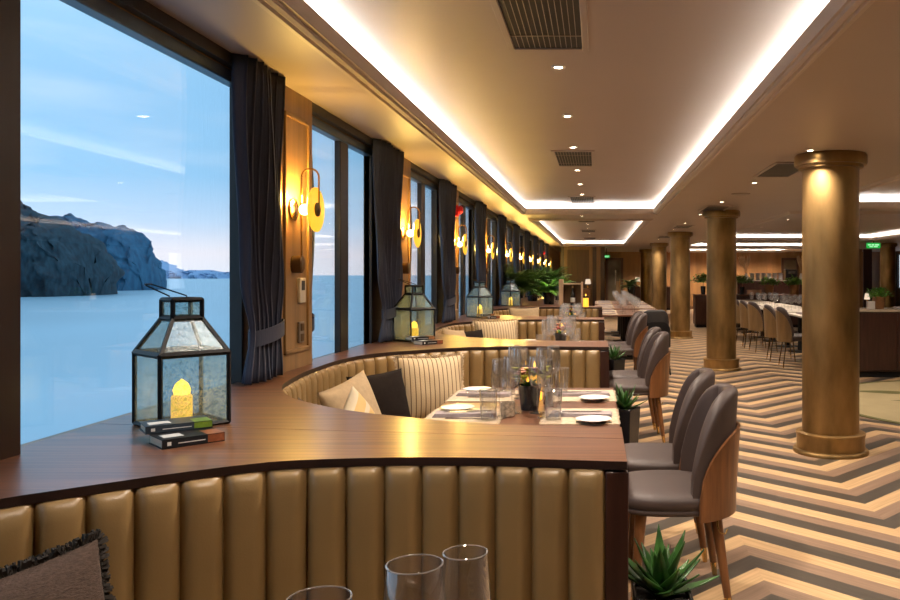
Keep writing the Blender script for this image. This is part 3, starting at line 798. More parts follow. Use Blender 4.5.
cushion((-1.03, 8.22, .71), .46, R(22), R(15), 0, M['pinstripe'], 'cream pinstriped fringed cushion in the second full booth', M['creamfringe'], dens=80)
cushion((-1.25, 7.92, .66), .40, R(50), R(16), 0, M['brownlinen'], 'dark brown cushion in the second full booth')
cushion((-1.31, 7.5, .69), .43, R(74), R(16), R(8), M['linen'], 'beige linen cushion in the second full booth near the window')
cushion((-1.04, 11.53, .71), .46, R(20), R(15), 0, M['linen'], 'pale beige cushion in the farthest booth')

# ------------------------------------------------------------------ chairs (local: sitter faces -X)
def chair(shell, pad, legm, tipm, label, legr=(.026, .014), group='aisle chairs at the booth tables', sh=.75):
    t = thing('dining_chair', label, 'chair', (0, 0, 0), 0, group)
    rows = []; bm = bmesh.new()
    def plan(z, k):       # rounded seat outline, k inset
        pts = []
        for i in range(40):
            a = 2 * PI * i / 40; ca, sa = math.cos(a), math.sin(a)
            p = 3.2 if ca < 0 else 2.4
            r = (abs(ca) ** p + abs(sa) ** p) ** (-1 / p)
            pts.append((-.02 + (.25 - k) * r * ca, (.245 - k) * r * sa, z))
        return pts
    vs = surf(bm, [plan(.405, .012), plan(.41, .003), plan(.422, 0), plan(.43, .004), plan(.434, .0), plan(.465, -.004), plan(.48, .004), plan(.488, .02), plan(.494, .06), plan(.497, .14)], closeu=True)
    bm.faces.new(vs[0]); bm.faces.new(vs[-1]); fin(bm, 'seat', pad, t, smooth=True, ang=60)
    A = R(77)
    def arc(ph, off, z):
        lean = .06 * max(0, z - .45)
        return (-.01 + (.235 + off + lean) * math.cos(ph) if math.cos(ph) > 0 else -.01 + (.235 + off) * math.cos(ph) * .9, (.232 + off) * math.sin(ph), z)
    def top(ph): s = abs(ph) / A; return .910 - .34 * s ** 4.2
    nu = 48; bm = bmesh.new(); rows = []
    loopn = 14
    for i in range(nu + 1):
        ph = -A + 2 * A * i / nu; tp = top(ph); zb = .46
        g = 0
        for c in (-.42, .42): g = max(g, math.exp(-((ph - c) / .045) ** 2))
        th = .046 * (1 - (abs(ph) / A) ** 8 * .5); row = []
        for j in range(loopn + 1):                         # inner side upward
            v = j / loopn; z = zb + (tp - .02 - zb) * v
            row.append(arc(ph, -th + g * .014 + .012 * (1 - v) * 0, z))
        for q in range(1, 6):
            a = PI * q / 6; row.append(arc(ph, -.325 * th - .675 * th * math.cos(a), tp - .02 + .026 * math.sin(a)))
        for j in range(loopn, -1, -1):
            v = j / loopn; row.append(arc(ph, th * .35, zb + (tp - .02 - zb) * v))
        rows.append(row)
    vs = surf(bm, rows, closeu=True); bm.faces.new(vs[0]); bm.faces.new(vs[-1])
    fin(bm, 'backrest', pad, t, smooth=True, ang=65)
    bm = bmesh.new(); rows = []
    for i in range(nu + 1):
        B = R(72); ph = -B + 2 * B * i / nu; s = abs(ph) / B; tp = .46 + (sh - .46) * max(0, 1 - s ** 2.6) ** .5; zb = .385
        row = [arc(ph, .022, zb + (tp - zb) * j / 10) for j in range(11)] + [arc(ph, .034, zb + (tp - zb) * j / 10) for j in range(10, -1, -1)]
        rows.append(row)
    vs = surf(bm, rows, closeu=True); bm.faces.new(vs[0]); bm.faces.new(vs[-1])
    fin(bm, 'shell', shell, t, smooth=True, ang=50)
    for sx, sy in ((-1, -1), (-1, 1), (1, -1), (1, 1)):
        a = Vector((sx * .155 - .01, sy * .165, .41)); b = Vector((sx * .20, sy * .215, 0)); mid = a.lerp(b, .84)
        bm = bmesh.new(); tube(bm, [a, mid], [legr[0], legr[1] * 1.15], 12); lg = fin(bm, 'leg', legm, t, smooth=True)
        bm = bmesh.new(); tube(bm, [mid, b], [legr[1] * 1.15, legr[1] * .8], 12); fin(bm, 'leg_tip', tipm, lg, smooth=True)
    return t
ch = chair(M['chairwood'], M['fabric'], M['chairwood'], M['gold'], 'mauve grey tub chair with walnut shell, closest to the camera, by the potted agave')
bm = bmesh.new(); tube(bm, [(.15, -.2, .40), (.15, -.205, .36), (.16, -.212, .335), (.18, -.215, .33), (.19, -.212, .35)], .004, 6); fin(bm, 'hook', M['gold'], ch, smooth=True)
CX = .35
ch.location = (CX, 3.52, 0)
dup(ch, (CX - .01, 4.13, 0), R(-3), 'mauve grey tub chair second from the camera, behind the closest one')
dup(ch, (CX - .0, 3.52 + P3, 0), R(2), 'mauve grey tub chair at the second laid table, nearer of that pair')
dup(ch, (CX - .02, 4.13 + P3, 0), R(-2), 'mauve grey tub chair at the second laid table, farther of that pair')
dup(ch, (CX + .02, 3.52 + 2 * P3, 0), R(3), 'tub chair with walnut shell at the third laid table, nearer of that pair')
dup(ch, (CX, 4.13 + 2 * P3, 0), 0, 'tub chair with walnut shell at the third laid table, farther of that pair')
ch2 = chair(M['black'], M['blackfabric'], M['black'], M['black'], 'black upholstered chair with its back to the camera, before the long tables', group='chairs at the long tables')
ch2.location = (.78, 11.35, 0); ch2.rotation_euler = (0, 0, R(-80))

# ------------------------------------------------------------------ planters with agave
def agave():
    t = thing('potted_agave', 'spiky agave in a tall black planter beside the closest chair', 'plant', (.195, 2.42, 0), 0, 'agave planters at the booth ends')
    bm = bmesh.new(); vs = [[(s * a, s2 * a, z) for s, s2 in ((-1, -1), (1, -1), (1, 1), (-1, 1))] for a, z in ((.068, 0), (.088, .44), (.088, .452), (.078, .452), (.076, .42))]
    v = surf(bm, vs, closeu=True); bm.faces.new(v[0]); bm.faces.new(v[-1]); fin(bm, 'planter', M['blackpot'], t, bev=.003)
    fin(BX(-.074, .074, -.074, .074, .415, .43), 'soil', M['soil'], t)
    rng = random.Random(5); bm = bmesh.new()
    for i in range(24):
        tier = i / 24
        el = R(18 + 62 * tier) + rng.uniform(-.08, .08)
        strip_leaf(bm, (0, 0, .425 + .02 * tier), i * 2.4, el - .1, el + .18, rng.uniform(.15, .20) * (1. if tier < .8 else .85), .026, 8, .35, .8)
    fin(bm, 'leaves', M['agave'], t, smooth=True, solid=.004, ang=180)
    return t
ag = agave()
dup(ag, (.195, 2.42 + P3, 0), 1.1, 'spiky agave in a black planter at the end of the second counter')
dup(ag, (.195, 2.42 + 2 * P3, 0), 2.3, 'spiky agave in a black planter at the end of the third counter')

# ------------------------------------------------------------------ curtains
def curtain(y0, y1, label, seed, rows=30, pl=7, amp=.036, xo=-1.525, fl=1.):
    t = thing('curtain', label, 'curtain', (xo, 0, 0), 0, 'navy curtains along the windows')
    rng = random.Random(seed); ph = [rng.uniform(-.5, .5) for _ in range(12)]
    n = pl * 10; bm = bmesh.new(); R_ = []
    for j in range(rows + 1):
        z = .922 + (2.346 - .922) * j / rows
        g = math.exp(-((z - 1.14) / .16) ** 2); low = 1 / (1 + math.exp((z - 1.12) / .05))
        f = 1 - fl * (.24 * g + .12 * low * (1 - g))
        yc = y1 - .02; row = []
        for i in range(n + 1):
            u = i / n; y = yc + (y0 - yc) * (1 - u) * f
            a = 2 * PI * pl * (u + .025 * math.sin(5 * u + ph[0])) + .5 * math.sin(z * 2 + ph[1])
            x = amp * math.sin(a) * (1 - .45 * g) * (.7 + .3 * math.sin(3 * u + ph[2])) + .012 * math.sin(z * 5 + u * 9) * (1 - g)
            row.append((x, y + .008 * math.sin(2 * a), z))
        R_.append(row)
    surf(bm, R_); fin(bm, 'cloth', M['curtain'], t, smooth=True, solid=.004, ang=180)
    bm = bmesh.new(); w = (y1 - y0) * .72; yc = y1 - .02 - w / 2 + .01; rows2 = []
    for z, k in ((1.10, 0), (1.10, 1), (1.17, 1), (1.17, 0)):
        rows2.append([((amp * 1.05 + .004 + .006 * k) * math.cos(q * 2 * PI / 32), yc + (w / 2 + .006 * k) * math.sin(q * 2 * PI / 32), z + .02 * math.sin(q * 2 * PI / 32)) for q in range(32)])
    surf(bm, rows2, closeu=True, closev=True); fin(bm, 'tieback', M['curtain'], t, smooth=True)
curtain(3.42, 3.87, 'dark navy curtain tied back beside the big window, the closest one', 1)
for k in range(1, 10):
    c = PIL[k]
    curtain(c - .92, c - .26, 'navy tied-back curtain, %s from the camera along the windows' % ORD[k], k + 2)
for k in range(0, 3):
    c = PIL[k]; curtain(c + .235, c + .285, 'narrow dark edge of a curtain tied back just past the %s wall sconce' % ['first', 'second', 'third'][k], 40 + k, pl=2, amp=.014, xo=-1.582, fl=.2)

# ------------------------------------------------------------------ sconces
def sconce():
    t = thing('wall_sconce', 'brass arch sconce with amber disc on the closest wall panel, above the thermostat', 'wall lamp', (0, 0, 0), 0, 'sconces between the windows')
    bm = bmesh.new(); lathe(bm, [(.030, 0), (.030, .05), (.024, .056)], 20)
    bmesh.ops.transform(bm, matrix=Matrix.Rotation(R(90), 4, 'Y'), verts=bm.verts[:]); bmesh.ops.scale(bm, vec=(1, 1, 1.5), verts=bm.verts[:]); bmesh.ops.translate(bm, vec=(0, 0, 1.455), verts=bm.verts[:])
    fin(bm, 'wall_mount', M['bronze'], t, smooth=True)
    bm = bmesh.new(); pts = [(.045, 0, 1.46), (.045, 0, 1.90)] + [(.09 - .045 * math.cos(PI * q / 10), 0, 1.90 + .045 * math.sin(PI * q / 10)) for q in range(1, 11)] + [(.135, 0, 1.86), (.135, 0, 1.74)]
    tube(bm, pts, .005, 8); fin(bm, 'arched_rod', M['gold'], t, smooth=True)
    Ry = Matrix.Rotation(R(90), 4, 'Y')
    bm = bmesh.new(); lathe(bm, [(.001, 0), (.10, .004), (.113, .010), (.115, .018), (.108, .022), (.001, .018)], 36)
    bmesh.ops.transform(bm, matrix=Matrix.Translation((.105, 0, 1.735)) @ Ry, verts=bm.verts[:]); fin(bm, 'disc', M['amber'], t, smooth=True)
    bm = bmesh.new(); lathe(bm, [(.036, 0), (.036, .008), (.02, .014), (.001, .014)], 20)
    bmesh.ops.transform(bm, matrix=Matrix.Translation((.124, 0, 1.735)) @ Ry, verts=bm.verts[:]); fin(bm, 'hub', M['bronze'], t, smooth=True)
    bm = bmesh.new(); bmesh.ops.create_icosphere(bm, subdivisions=3, radius=.028, matrix=Matrix.Translation((.062, 0, 1.735))); fin(bm, 'bulb', M['bulb'], t, smooth=True)
    bm = bmesh.new(); lathe(bm, [(.001, 0), (.055, .0), (.058, .006), (.05, .01), (.001, .012)], 28)
    bmesh.ops.transform(bm, matrix=Matrix.Translation((.004, 0, 1.735)) @ Ry, verts=bm.verts[:]); fin(bm, 'back_plate', M['gold'], t, smooth=True)
    ld = bpy.data.lights.new('sconce_glow', 'POINT'); ld.energy = SCONCE_W; ld.color = (1, .60, .13); ld.shadow_soft_size = .03
    lo = bpy.data.objects.new('sconce_glow', ld); C.objects.link(lo); lo.parent = t; lo.location = (.062, .0, 1.79)
    return t
sc = sconce(); sc.location = (XW, 4.10, 0)
for k in range(1, 10):
    dup(sc, (XW, 4.10 + 2.32 * k, 0), 0, 'brass arch sconce with amber disc, %s from the camera between the windows' % ORD[k])
t = thing('thermostat', 'ivory wall thermostat with dark display on the first wood panel', 'thermostat', (XW, 4.2, 1.32))
fin(BX(0, .018, -.04, .04, -.065, .065), 'body', M['plastic'], t, bev=.004); fin(BX(.018, .0195, -.022, .022, .0, .05), 'display', M['screen'], t)
t = thing('light_switch', 'dark grey double switch plate below the thermostat', 'switch', (XW, 4.2, 1.10))
fin(BX(0, .012, -.035, .035, -.055, .055), 'plate', M['greyplastic'], t, bev=.003)
for z in (-.027, .027): fin(BX(.012, .016, -.022, .022, z - .02, z + .02), 'rocker', M['bronze'], t, bev=.002)
def alarm(y, z, label):
    t = thing('fire_alarm', label, 'alarm', (XW, y, z)); fin(BX(0, .05, -.055, .055, -.06, .06), 'housing', M['red'], t, bev=.008)
    bm = bmesh.new(); lathe(bm, [(.045, 0), (.05, .02), (.03, .045), (.001, .05)], 20); bmesh.ops.transform(bm, matrix=Matrix.Translation((.05, 0, .01)) @ Matrix.Rotation(R(90), 4, 'Y'), verts=bm.verts[:]); fin(bm, 'dome', M['red'], t, smooth=True)
alarm(8.74, 2.10, 'red fire alarm bell above the third wall sconce')
alarm(22.66, 2.02, 'small red alarm high on the wall far down the sconce row')

# ------------------------------------------------------------------ ceiling fixtures
SPOT = bpy.data.lights.new('downlight_beam', 'SPOT'); SPOT.energy = SPOT_W; SPOT.color = (1, .84, .69); SPOT.spot_size = R(125); SPOT.spot_blend = .9; SPOT.shadow_soft_size = .05
DL = None
def downlight(x, y, z, label, group):
    global DL
    if DL: return dup(DL, (x, y, z), 0, label, group)
    t = thing('downlight', label, 'ceiling light', (x, y, z), 0, group)
    bm = bmesh.new(); lathe(bm, [(.022, -.003), (.026, -.006), (.036, -.006), (.038, 0)], 24, cap=False); fin(bm, 'rim', M['cove'], t, smooth=True)
    bm = bmesh.new(); lathe(bm, [(.022, -.004), (.001, -.003)], 20, cap=False); fin(bm, 'lens', M['lens'], t)
    lo = bpy.data.objects.new('downlight_beam', SPOT); C.objects.link(lo); lo.parent = t; lo.location = (0, 0, -.03)
    DL = t; return t
for i, y in enumerate((4.15, 5.43, 6.75, 8.23, 9.5, 10.7)):
    downlight(-.2, y, ZU, 'recessed downlight in the front window-side coffer, %s from the camera' % ORD[i], 'coffer downlights')
downlight(-.2, 2.6, ZU, 'recessed downlight above the nearest counter, just over the top edge of the photo', 'coffer downlights')
fd = downlight(-.2, 1.5, ZU, 'added recessed downlight above the foreground booth, out of view', 'coffer downlights')
for c_ in fd.children:
    if c_.type == 'LIGHT': c_.data = c_.data.copy(); c_.data.energy = 80  # dim extra lamp, out of view, added to brighten the booth leather
downlight(-.24, 12.85, ZC, 'recessed downlight in the beam between the two window-side coffers', 'coffer downlights')
for i, y in enumerate((14.7, 16.9, 18.3, 20.8, 22.2, 24.4)):
    downlight(-.2, y, ZU, 'recessed downlight in the rear window-side coffer, %s from the camera' % ORD[i], 'coffer downlights')
for i in range(11):
    downlight(1.62, 1.78 + 2.15 * i, ZC, 'recessed downlight over the column aisle, %s from the camera in view' % ORD[i - 2] if i > 1 else
              'recessed downlight over the aisle, outside the frame %s' % ['beside the closest chair', 'just ahead of the closest chair'][i], 'aisle downlights')
for i, (x, y) in enumerate([(3.9, 3.), (3.9, 6.2), (3.9, 9.2), (6.2, 8.), (3.7, 13.), (3.7, 15.5), (3.7, 18.), (6., 14.), (6., 18.5), (4., 24.5), (6.3, 27.1), (3.6, 29.5), (5.2, 29.5), (6.8, 29.5)]):
    downlight(x, y, ZU, 'recessed downlight in the ' + ['front middle coffer, near left and outside the frame', 'front middle coffer, second along its left side', 'front middle coffer, third along its left side', 'front middle coffer, right half', 'second middle coffer, nearest along its left side', 'second middle coffer, middle of its left side', 'second middle coffer, far end of its left side', 'second middle coffer, near right', 'second middle coffer, far right', 'third middle coffer, near left', 'third middle coffer, added over the buffet', 'rearmost middle coffer, left', 'rearmost middle coffer, middle', 'rearmost middle coffer, right'][i], 'middle coffer downlights')  # rows filled out with added lamps to brighten the dim main room

for i, x in enumerate((3.1, 4.1, 5.1, 6.1, 7.1)):
    downlight(x, 32.1, ZU, 'added recessed downlight washing the golden back wall, %s from its left end' % ['first', 'second', 'third', 'fourth', 'fifth'][i], 'added wall washing downlights')  # added lamps, no such row seen, to brighten the back wall
for i, (x, y) in enumerate(((8.6, 8.), (8.6, 12.), (8.6, 16.), (8.6, 20.), (9.8, 26.), (1.2, 31.5), (2.3, 31.8))):
    downlight(x, y, ZC, 'added recessed downlight in the plain ceiling of the far side, %s from the front' % ORD[i], 'added far side downlights')  # added lamps that lift the light on the far side
VN = {}
def vent(x, y0, y1, z, w, label):
    key = round(y1 - y0, 2), w
    if key in VN: return dup(VN[key], (x, (y0 + y1) / 2, z), 0, label)
    t = thing('ceiling_vent', label, 'vent', (x, (y0 + y1) / 2, z), 0, 'ceiling vents'); l = (y1 - y0) / 2; w2 = w / 2
    fin(BX(-w2, w2, -l, l, -.004, 0), 'cavity', M['vent'], t)
    bm = bmesh.new()
    for a in ((-w2 - .03, -w2, -l - .03, l + .03), (w2, w2 + .03, -l - .03, l + .03), (-w2, w2, -l - .03, -l), (-w2, w2, l, l + .03)): box(bm, a[0], a[1], a[2], a[3], -.012, 0)
    fin(bm, 'frame', M['ceiling'], t, bev=.003)
    bm = bmesh.new(); n = 13
    for i in range(1, n): box(bm, -w2 + w * i / n - .0013, -w2 + w * i / n + .0013, -l, l, -.0115, -.008)
    for q in (-.55, .55): box(bm, -w2, w2, q * l - .003, q * l + .003, -.011, -.008)
    fin(bm, 'grille', M['ventslat'], t); VN[key] = t; return t
vent(-.23, 2.87, 3.79, ZU, .32, 'large black slotted ceiling vent closest to the camera in the front coffer')
vent(-.21, 6.95, 7.87, ZU, .32, 'second black slotted ceiling vent in the front coffer')
vent(-.21, 10.98, 11.9, ZU, .32, 'third black slotted ceiling vent at the far end of the front coffer')
for i, y in enumerate((15.3, 19.1, 22.9)): vent(-.21, y, y + .92, ZU, .32, '%s black slotted vent in the rear window-side coffer' % ORD[i])
for i, y in enumerate((6.75, 10.95, 15.2, 19.4)): vent(1.68, y, y + .92, ZC, .30, 'dark slotted vent in the aisle ceiling beside the %s column' % ORD[i])
bm = bmesh.new(); lathe(bm, [(.11, 0), (.11, -.006), (.10, -.01), (.001, -.008)], 28)
tag(fin(bm, 'ceiling_speaker', M['ventslat'], None, (1.68, 9.35, ZC), smooth=True), 'flat round dark speaker grille between the aisle downlights', 'speaker')

# ------------------------------------------------------------------ far window side: cabinet, palms, caddy
def cabinet(name, x0, x1, y0, y1, h, label, topm, bodym, ov=.02, cat='cabinet', doors=3, face='y'):
    t = thing(name, label, cat, ((x0 + x1) / 2, (y0 + y1) / 2, 0)); a, b = (x1 - x0) / 2, (y1 - y0) / 2
    fin(BX(-a + ov, a - ov, -b + ov, b - ov, .08, h - .035), 'body', bodym, t); fin(BX(-a + .05, a - .05, -b + .05, b - .05, 0, .08), 'plinth', M['black'], t)
    fin(BX(-a, a, -b, b, h - .035, h), 'top', topm, t, bev=.004)
    for i in range(doors):
        if face == 'y':
            w = (2 * a - 2 * ov) / doors; xx = -a + ov + w * i; fin(BX(xx + .004, xx + w - .004, -b + ov - .015, -b + ov, .1, h - .05), 'door', bodym, t, bev=.003)
        else:
            w = (2 * b - 2 * ov) / doors; yy = -b + ov + w * i; fin(BX(a - ov, a - ov + .015, yy + .004, yy + w - .004, .1, h - .05), 'door', bodym, t, bev=.003)
    return t
cabinet('sideboard', -1.55, -.55, 12.6, 17.2, .915, 'long dark wood sideboard under the palms past the last booth', M['walnut'], M['darkwood'], face='x', doors=6)
def palm(x, y, z, h, n, L_, seed, label, m, pot=M['blackpot'], pr=.11, ph=.2):
    t = thing('potted_palm', label, 'plant', (x, y, z), 0, 'potted greenery')
    bm = bmesh.new(); lathe(bm, [(pr * .75, 0), (pr, ph), (pr * .9, ph), (pr * .88, ph * .9), (.001, ph * .88)], 20); fin(bm, 'pot', pot, t, smooth=True)
    rng = random.Random(seed); bm = bmesh.new()
    for i in range(n):
        az = i * 2.399 + rng.uniform(-.2, .2); el = rng.uniform(.35, 1.45); p = Vector((0, 0, ph * .9)); l = L_ * rng.uniform(.7, 1.1); k = 9
        for j in range(k):
            d = Vector((math.cos(az) * math.cos(el), math.sin(az) * math.cos(el), math.sin(el))); q = p + d * l / k
            bar(bm, p, q, .003, 3)
            if j >= 2:
                for s in (-1, 1):
                    for off in (0, .5):
                        strip_leaf(bm, p.lerp(q, off), az + s * rng.uniform(.7, 1.1), el * .5 + .1, el * .5 - .5, L_ * .30 * math.sin(PI * (j + 1) / (k + 1.5)) + .02, .015, 3)
            p = q; el -= rng.uniform(.08, .17)
    for v in bm.verts: v.co.x = max(v.co.x, -1.5 - x + .03 * math.sin(v.co.z * 40))
    if y < 14:
        for v in bm.verts: v.co.y = max(v.co.y, 12.76 - y)
    fin(bm, 'fronds', m, t); return t
palm(-1.38, 13.1, .915, .5, 60, .66, 11, 'broad dark green palm directly behind the fourth lantern', M['palm'])
palm(-1.2, 14.9, .915, .5, 54, .64, 12, 'dark green palm in the middle of the sideboard row', M['palm'])
palm(-1.02, 16.6, .915, .5, 54, .64, 13, 'dark green palm farthest along the sideboard', M['palm'])
palm(-.80, 13.3, .915, .3, 46, .34, 14, 'low bright green fern in front of the palms', M['fern'])
palm(-.72, 15.4, .915, .3, 42, .34, 15, 'bright green fern between the farther palms', M['fern'])
for i in range(12):
    glass('big', -.85 + .08 * (i % 4) + .02 * (i // 4), 13.9 + .42 * (i // 4) + .03 * (i % 4), .916, 'clear wine glass in the cluster on the sideboard by the ferns', 'sideboard glasses', False)
def caddy(x, y):
    t = thing('wooden_caddy', 'pale wood open rack standing on the farthest counter', 'rack', (x, y, .915))
    for s in (-1, 1): fin(BX(s * .15 - (.015 if s > 0 else .05), s * .15 + .015, -.1, .1, 0, .38 if s > 0 else .42), 'side_panel', M['lightwood'], t, bev=.003)
    fin(BX(-.135, .135, -.1, .1, 0, .02), 'shelf', M['lightwood'], t); fin(BX(-.135, .135, -.1, .1, .34, .36), 'top_rail', M['lightwood'], t)
    fin(BX(-.135, .135, .085, .1, .02, .34), 'back_panel', M['veneer_dark'], t)
caddy(-.38, 12.25)
def bottle(x, y, z, label, m, sc=1.):
    t = thing('bottle', label, 'bottle', (x, y, z), 0); t.scale = (sc,) * 3
    bm = bmesh.new(); lathe(bm, [(.036, 0), (.037, .01), (.037, .16), (.03, .19), (.014, .215), (.014, .265)], 20); fin(bm, 'body', m, t, smooth=True)
    bm = bmesh.new(); lathe(bm, [(.0375, .05), (.0375, .12)], 20, cap=False); fin(bm, 'bottle_label', M['printwhite'], t, smooth=True); 
    bm = bmesh.new(); lathe(bm, [(.0155, .265), (.0155, .3), (.013, .302)], 14); fin(bm, 'cap', M['gold'], t, smooth=True); return t
bottle(-.37, 12.23, .935, 'dark bottle with pale label inside the pale wood rack', M['blackpot'])
cj2 = dup(cj, (-.26, 11.98 + .08, .915), 0, 'amber candle jar beside the pale wood rack on the farthest counter'); cj2.location = (-.17, 12.2, .915)

# long tables beyond the booths
def long_table(x0, x1, y0, y1, label, topm, name='dining_table', group='long tables'):
    t = thing(name, label, 'table', ((x0 + x1) / 2, (y0 + y1) / 2, 0), 0, group); a, b = (x1 - x0) / 2, (y1 - y0) / 2
    fin(BX(-a, a, -b, b, .72, .75), 'tabletop', topm, t, bev=.006)
    for s in (-1, 1):
        bm = bmesh.new(); lathe(bm, [(.22, 0), (.22, .015), (.05, .03), (.045, .70), (.14, .72)], 20, (0, s * b * .55, 0)); fin(bm, 'leg', M['black'], t, smooth=True)
rng = random.Random(21)
for k, (y0, y1) in enumerate(((13.0, 15.0), (15.5, 17.5), (18.0, 20.0))):
    nm = ['nearest', 'middle', 'farthest'][k]
    long_table(-.05, 1.15, y0, y1, 'dark table laid for guests past the booths, %s of three in line' % nm, M['walnut'])
    for i in range(6):
        yy = y0 + .35 + (y1 - y0 - .7) * (i // 2) / 2; s = 1 if i % 2 else -1
        lay = '%s seat of the %s long table' % (['near window-side', 'near aisle-side', 'middle window-side', 'middle aisle-side', 'far window-side', 'far aisle-side'][i], nm)
        proto('placemat', mk_placemat, (.55 + s * .38, yy, .7505), 0, 'cream placemat at the ' + lay, 'placemats')
        proto('napkin', mk_napkin, (.55 + s * .38, yy, .755), 0, 'folded napkin at the ' + lay, 'napkins')
        glass('big', .55 + s * .13, yy - .06, .751, 'wine glass at the ' + lay, 'long table glasses', False)
        glass('small', .55 + s * .08, yy + .06, .751, 'smaller wine glass at the ' + lay, 'long table glasses', False)

# dark panelled partition, far left
t = thing('partition', 'dark wood panelled partition closing the window-side aisle at the far end', 'partition', (0, 27, 0))
fin(BX(-1.0, -.27, -.04, .04, 0, 2.25), 'panel', M['veneer_dark'], t)
for (a, b, m) in ((-1.22, -1.10, 'darkwood'), (-1.10, -1.0, 'veneer'), (-.27, -.15, 'veneer'), (-.15, -.02, 'darkwood'), (-.02, .12, 'veneer'), (.12, .26, 'darkwood')):
    fin(BX(a, b, -.06, .06, 0, ZC), 'post', M[m], t)
fin(BX(-1.0, -.27, -.06, .06, 2.25, ZC), 'header', M['veneer'], t)
cabinet('console', -.8, -.2, 26.3, 26.7, .95, 'small red-brown console holding a lamp at the far partition', M['walnut'], M['chairwood'], doors=2)
t = thing('table_lamp', 'small white lit table lamp on the red-brown console', 'lamp', (-.3, 26.5, .95)); t.scale = (.75, .75, .75)
bm = bmesh.new(); lathe(bm, [(.06, 0), (.06, .01), (.012, .02), (.03, .10), (.012, .18), (.01, .22)], 16); fin(bm, 'base', M['gold'], t, smooth=True)
bm = bmesh.new(); lathe(bm, [(.13, .2), (.10, .42)], 20); fin(bm, 'lamp_shade', M['lampshade'], t, smooth=True)
def exit_sign(x, y, z, w, label):
    t = thing('exit_sign', label, 'sign', (x, y, z)); fin(BX(-w / 2, w / 2, -.02, .02, -w * .2, w * .2), 'panel', M['exit'], t)
    bm = bmesh.new()
    for a, b in ((-.42, -.2), (-.15, .05), (.1, .4)): box(bm, a * w, b * w, -.022, -.02, -.0 * w, .1 * w)
    for a, b in ((-.3, -.05), (.0, .3)): box(bm, a * w, b * w, -.022, -.02, -.12 * w, -.04 * w)
    fin(bm, 'lettering', M['exitmark'], t)
    fin(BX(-.01, .01, -.01, .01, w * .2, ZC - z), 'hanger', M['black'], t)
exit_sign(.34, 28.5, 2.06, .22, 'small green exit sign beside the far door')
exit_sign(7.6, 22., 2.21, .38, 'wide green exit sign hanging from the ceiling at right')
palm(1.35, 31.5, .0, .6, 26, .55, 31, 'leafy dark plant in a tall pot right of the far door', M['palm'], pr=.16, ph=1.0)
cabinet('console', 1.5, 3.4, 31.9, 32.4, .95, 'low console with ornaments against the back wall behind the columns', M['walnut'], M['darkwood'])
t = thing('table_lamp', 'small lamp on the console right of the far door', 'lamp', (1.62, 32.1, .95))
bm = bmesh.new(); lathe(bm, [(.05, 0), (.05, .01), (.01, .02), (.03, .10), (.01, .18)], 16); fin(bm, 'base', M['gold'], t, smooth=True)
bm = bmesh.new(); lathe(bm, [(.11, .18), (.08, .36)], 20); fin(bm, 'lamp_shade', M['lampshade'], t, smooth=True)

# ------------------------------------------------------------------ right: dining tables with tan shell chairs
ch3 = chair(M['olivewood'], M['fabric'], M['bronze'], M['gold'], 'tan-backed chair with slim metal legs, just left of the foreground column', (.010, .008), 'tan-backed chairs in the main room', .86)
RC = [(3.02, 12.25), (3.02, 13.15), (3.05, 14.7), (3.04, 15.5), (3.1, 17.0), (3.1, 17.9), (3.1, 19.5), (3.12, 20.4)]
for i, (x, y) in enumerate(RC):
    if i == 0: ch3.location = (x, y, 0); ch3.rotation_euler = (0, 0, R(176))
    else: dup(ch3, (x, y, 0), R(180 + 5 * (-1) ** i), 'tan-backed chair with slim metal legs, %s from the foreground column' % ORD[i])
for i, (x, y) in enumerate([(4.42, 12.3), (4.42, 13.2), (4.45, 14.7), (4.45, 15.5)]):
    dup(ch3, (x, y, 0), 0, 'tan-backed chair on the far side of the white-topped tables, %s from the bar' % ORD[i])
for k, (y0, y1) in enumerate(((11.75, 13.75), (14.2, 16.1), (16.5, 18.4), (19.0, 20.9))):
    nm = ORD[k]
    long_table(3.22, 4.22, y0, y1, 'white-topped table with rows of glasses in the main room, %s from the bar' % nm, M['cloth'], group='main room tables')
    if k < 3:
        for i in range(10):
            glass('big' if i % 2 else 'small', 3.45 + .13 * (i % 5), y0 + .5 + (i // 5) * .8 + .04 * (i % 2), .751, 'clear wine glass in the rows on the %s white-topped table' % nm, 'main room glasses %d' % k, False)
        for i in range(3):
            proto('napkin', mk_napkin, (3.4, y0 + .4 + .6 * i, .7505), R(90), 'folded napkin on the %s white-topped table, %s along its aisle edge' % (nm, ORD[i]), 'napkins')

# divider console with potted plants
cabinet('divider_console', 2.6, 5.6, 21.3, 21.8, .88, 'low dark divider console carrying potted plants in the main room', M['walnut'], M['darkwood'], doors=5)
def bush(x, y, z, r, pot, label, seed, m=None, pr=.14, ph=.26, n=240, tall=0.):
    t = thing('potted_shrub', label, 'plant', (x, y, z), 0, 'potted greenery'); rng = random.Random(seed)
    bm = bmesh.new(); lathe(bm, [(pr * .82, 0), (pr, ph), (pr * .92, ph), (pr * .9, ph * .92), (.001, ph * .9)], 20); fin(bm, 'pot', pot, t, smooth=True)
    if tall:
        bm = bmesh.new(); tube(bm, [(0, 0, ph * .9), (.01, 0, ph + tall)], .012); fin(bm, 'stem', M['chairwood'], t)
    bm = bmesh.new()
    for i in range(n):
        a = rng.uniform(0, 2 * PI); e = rng.uniform(-.1, 1.5); q = rng.uniform(.3, 1) * r
        p = (q * math.cos(a) * math.cos(e) * 1.3, q * math.sin(a) * math.cos(e) * 1.3, ph + tall + q * math.sin(e) * .75)
        strip_leaf(bm, p, rng.uniform(0, 2 * PI), rng.uniform(-.3, 1.2), rng.uniform(-.8, .3), r * rng.uniform(.3, .6), r * .09, 3)
    fin(bm, 'foliage', m or M['fern'], t); return t
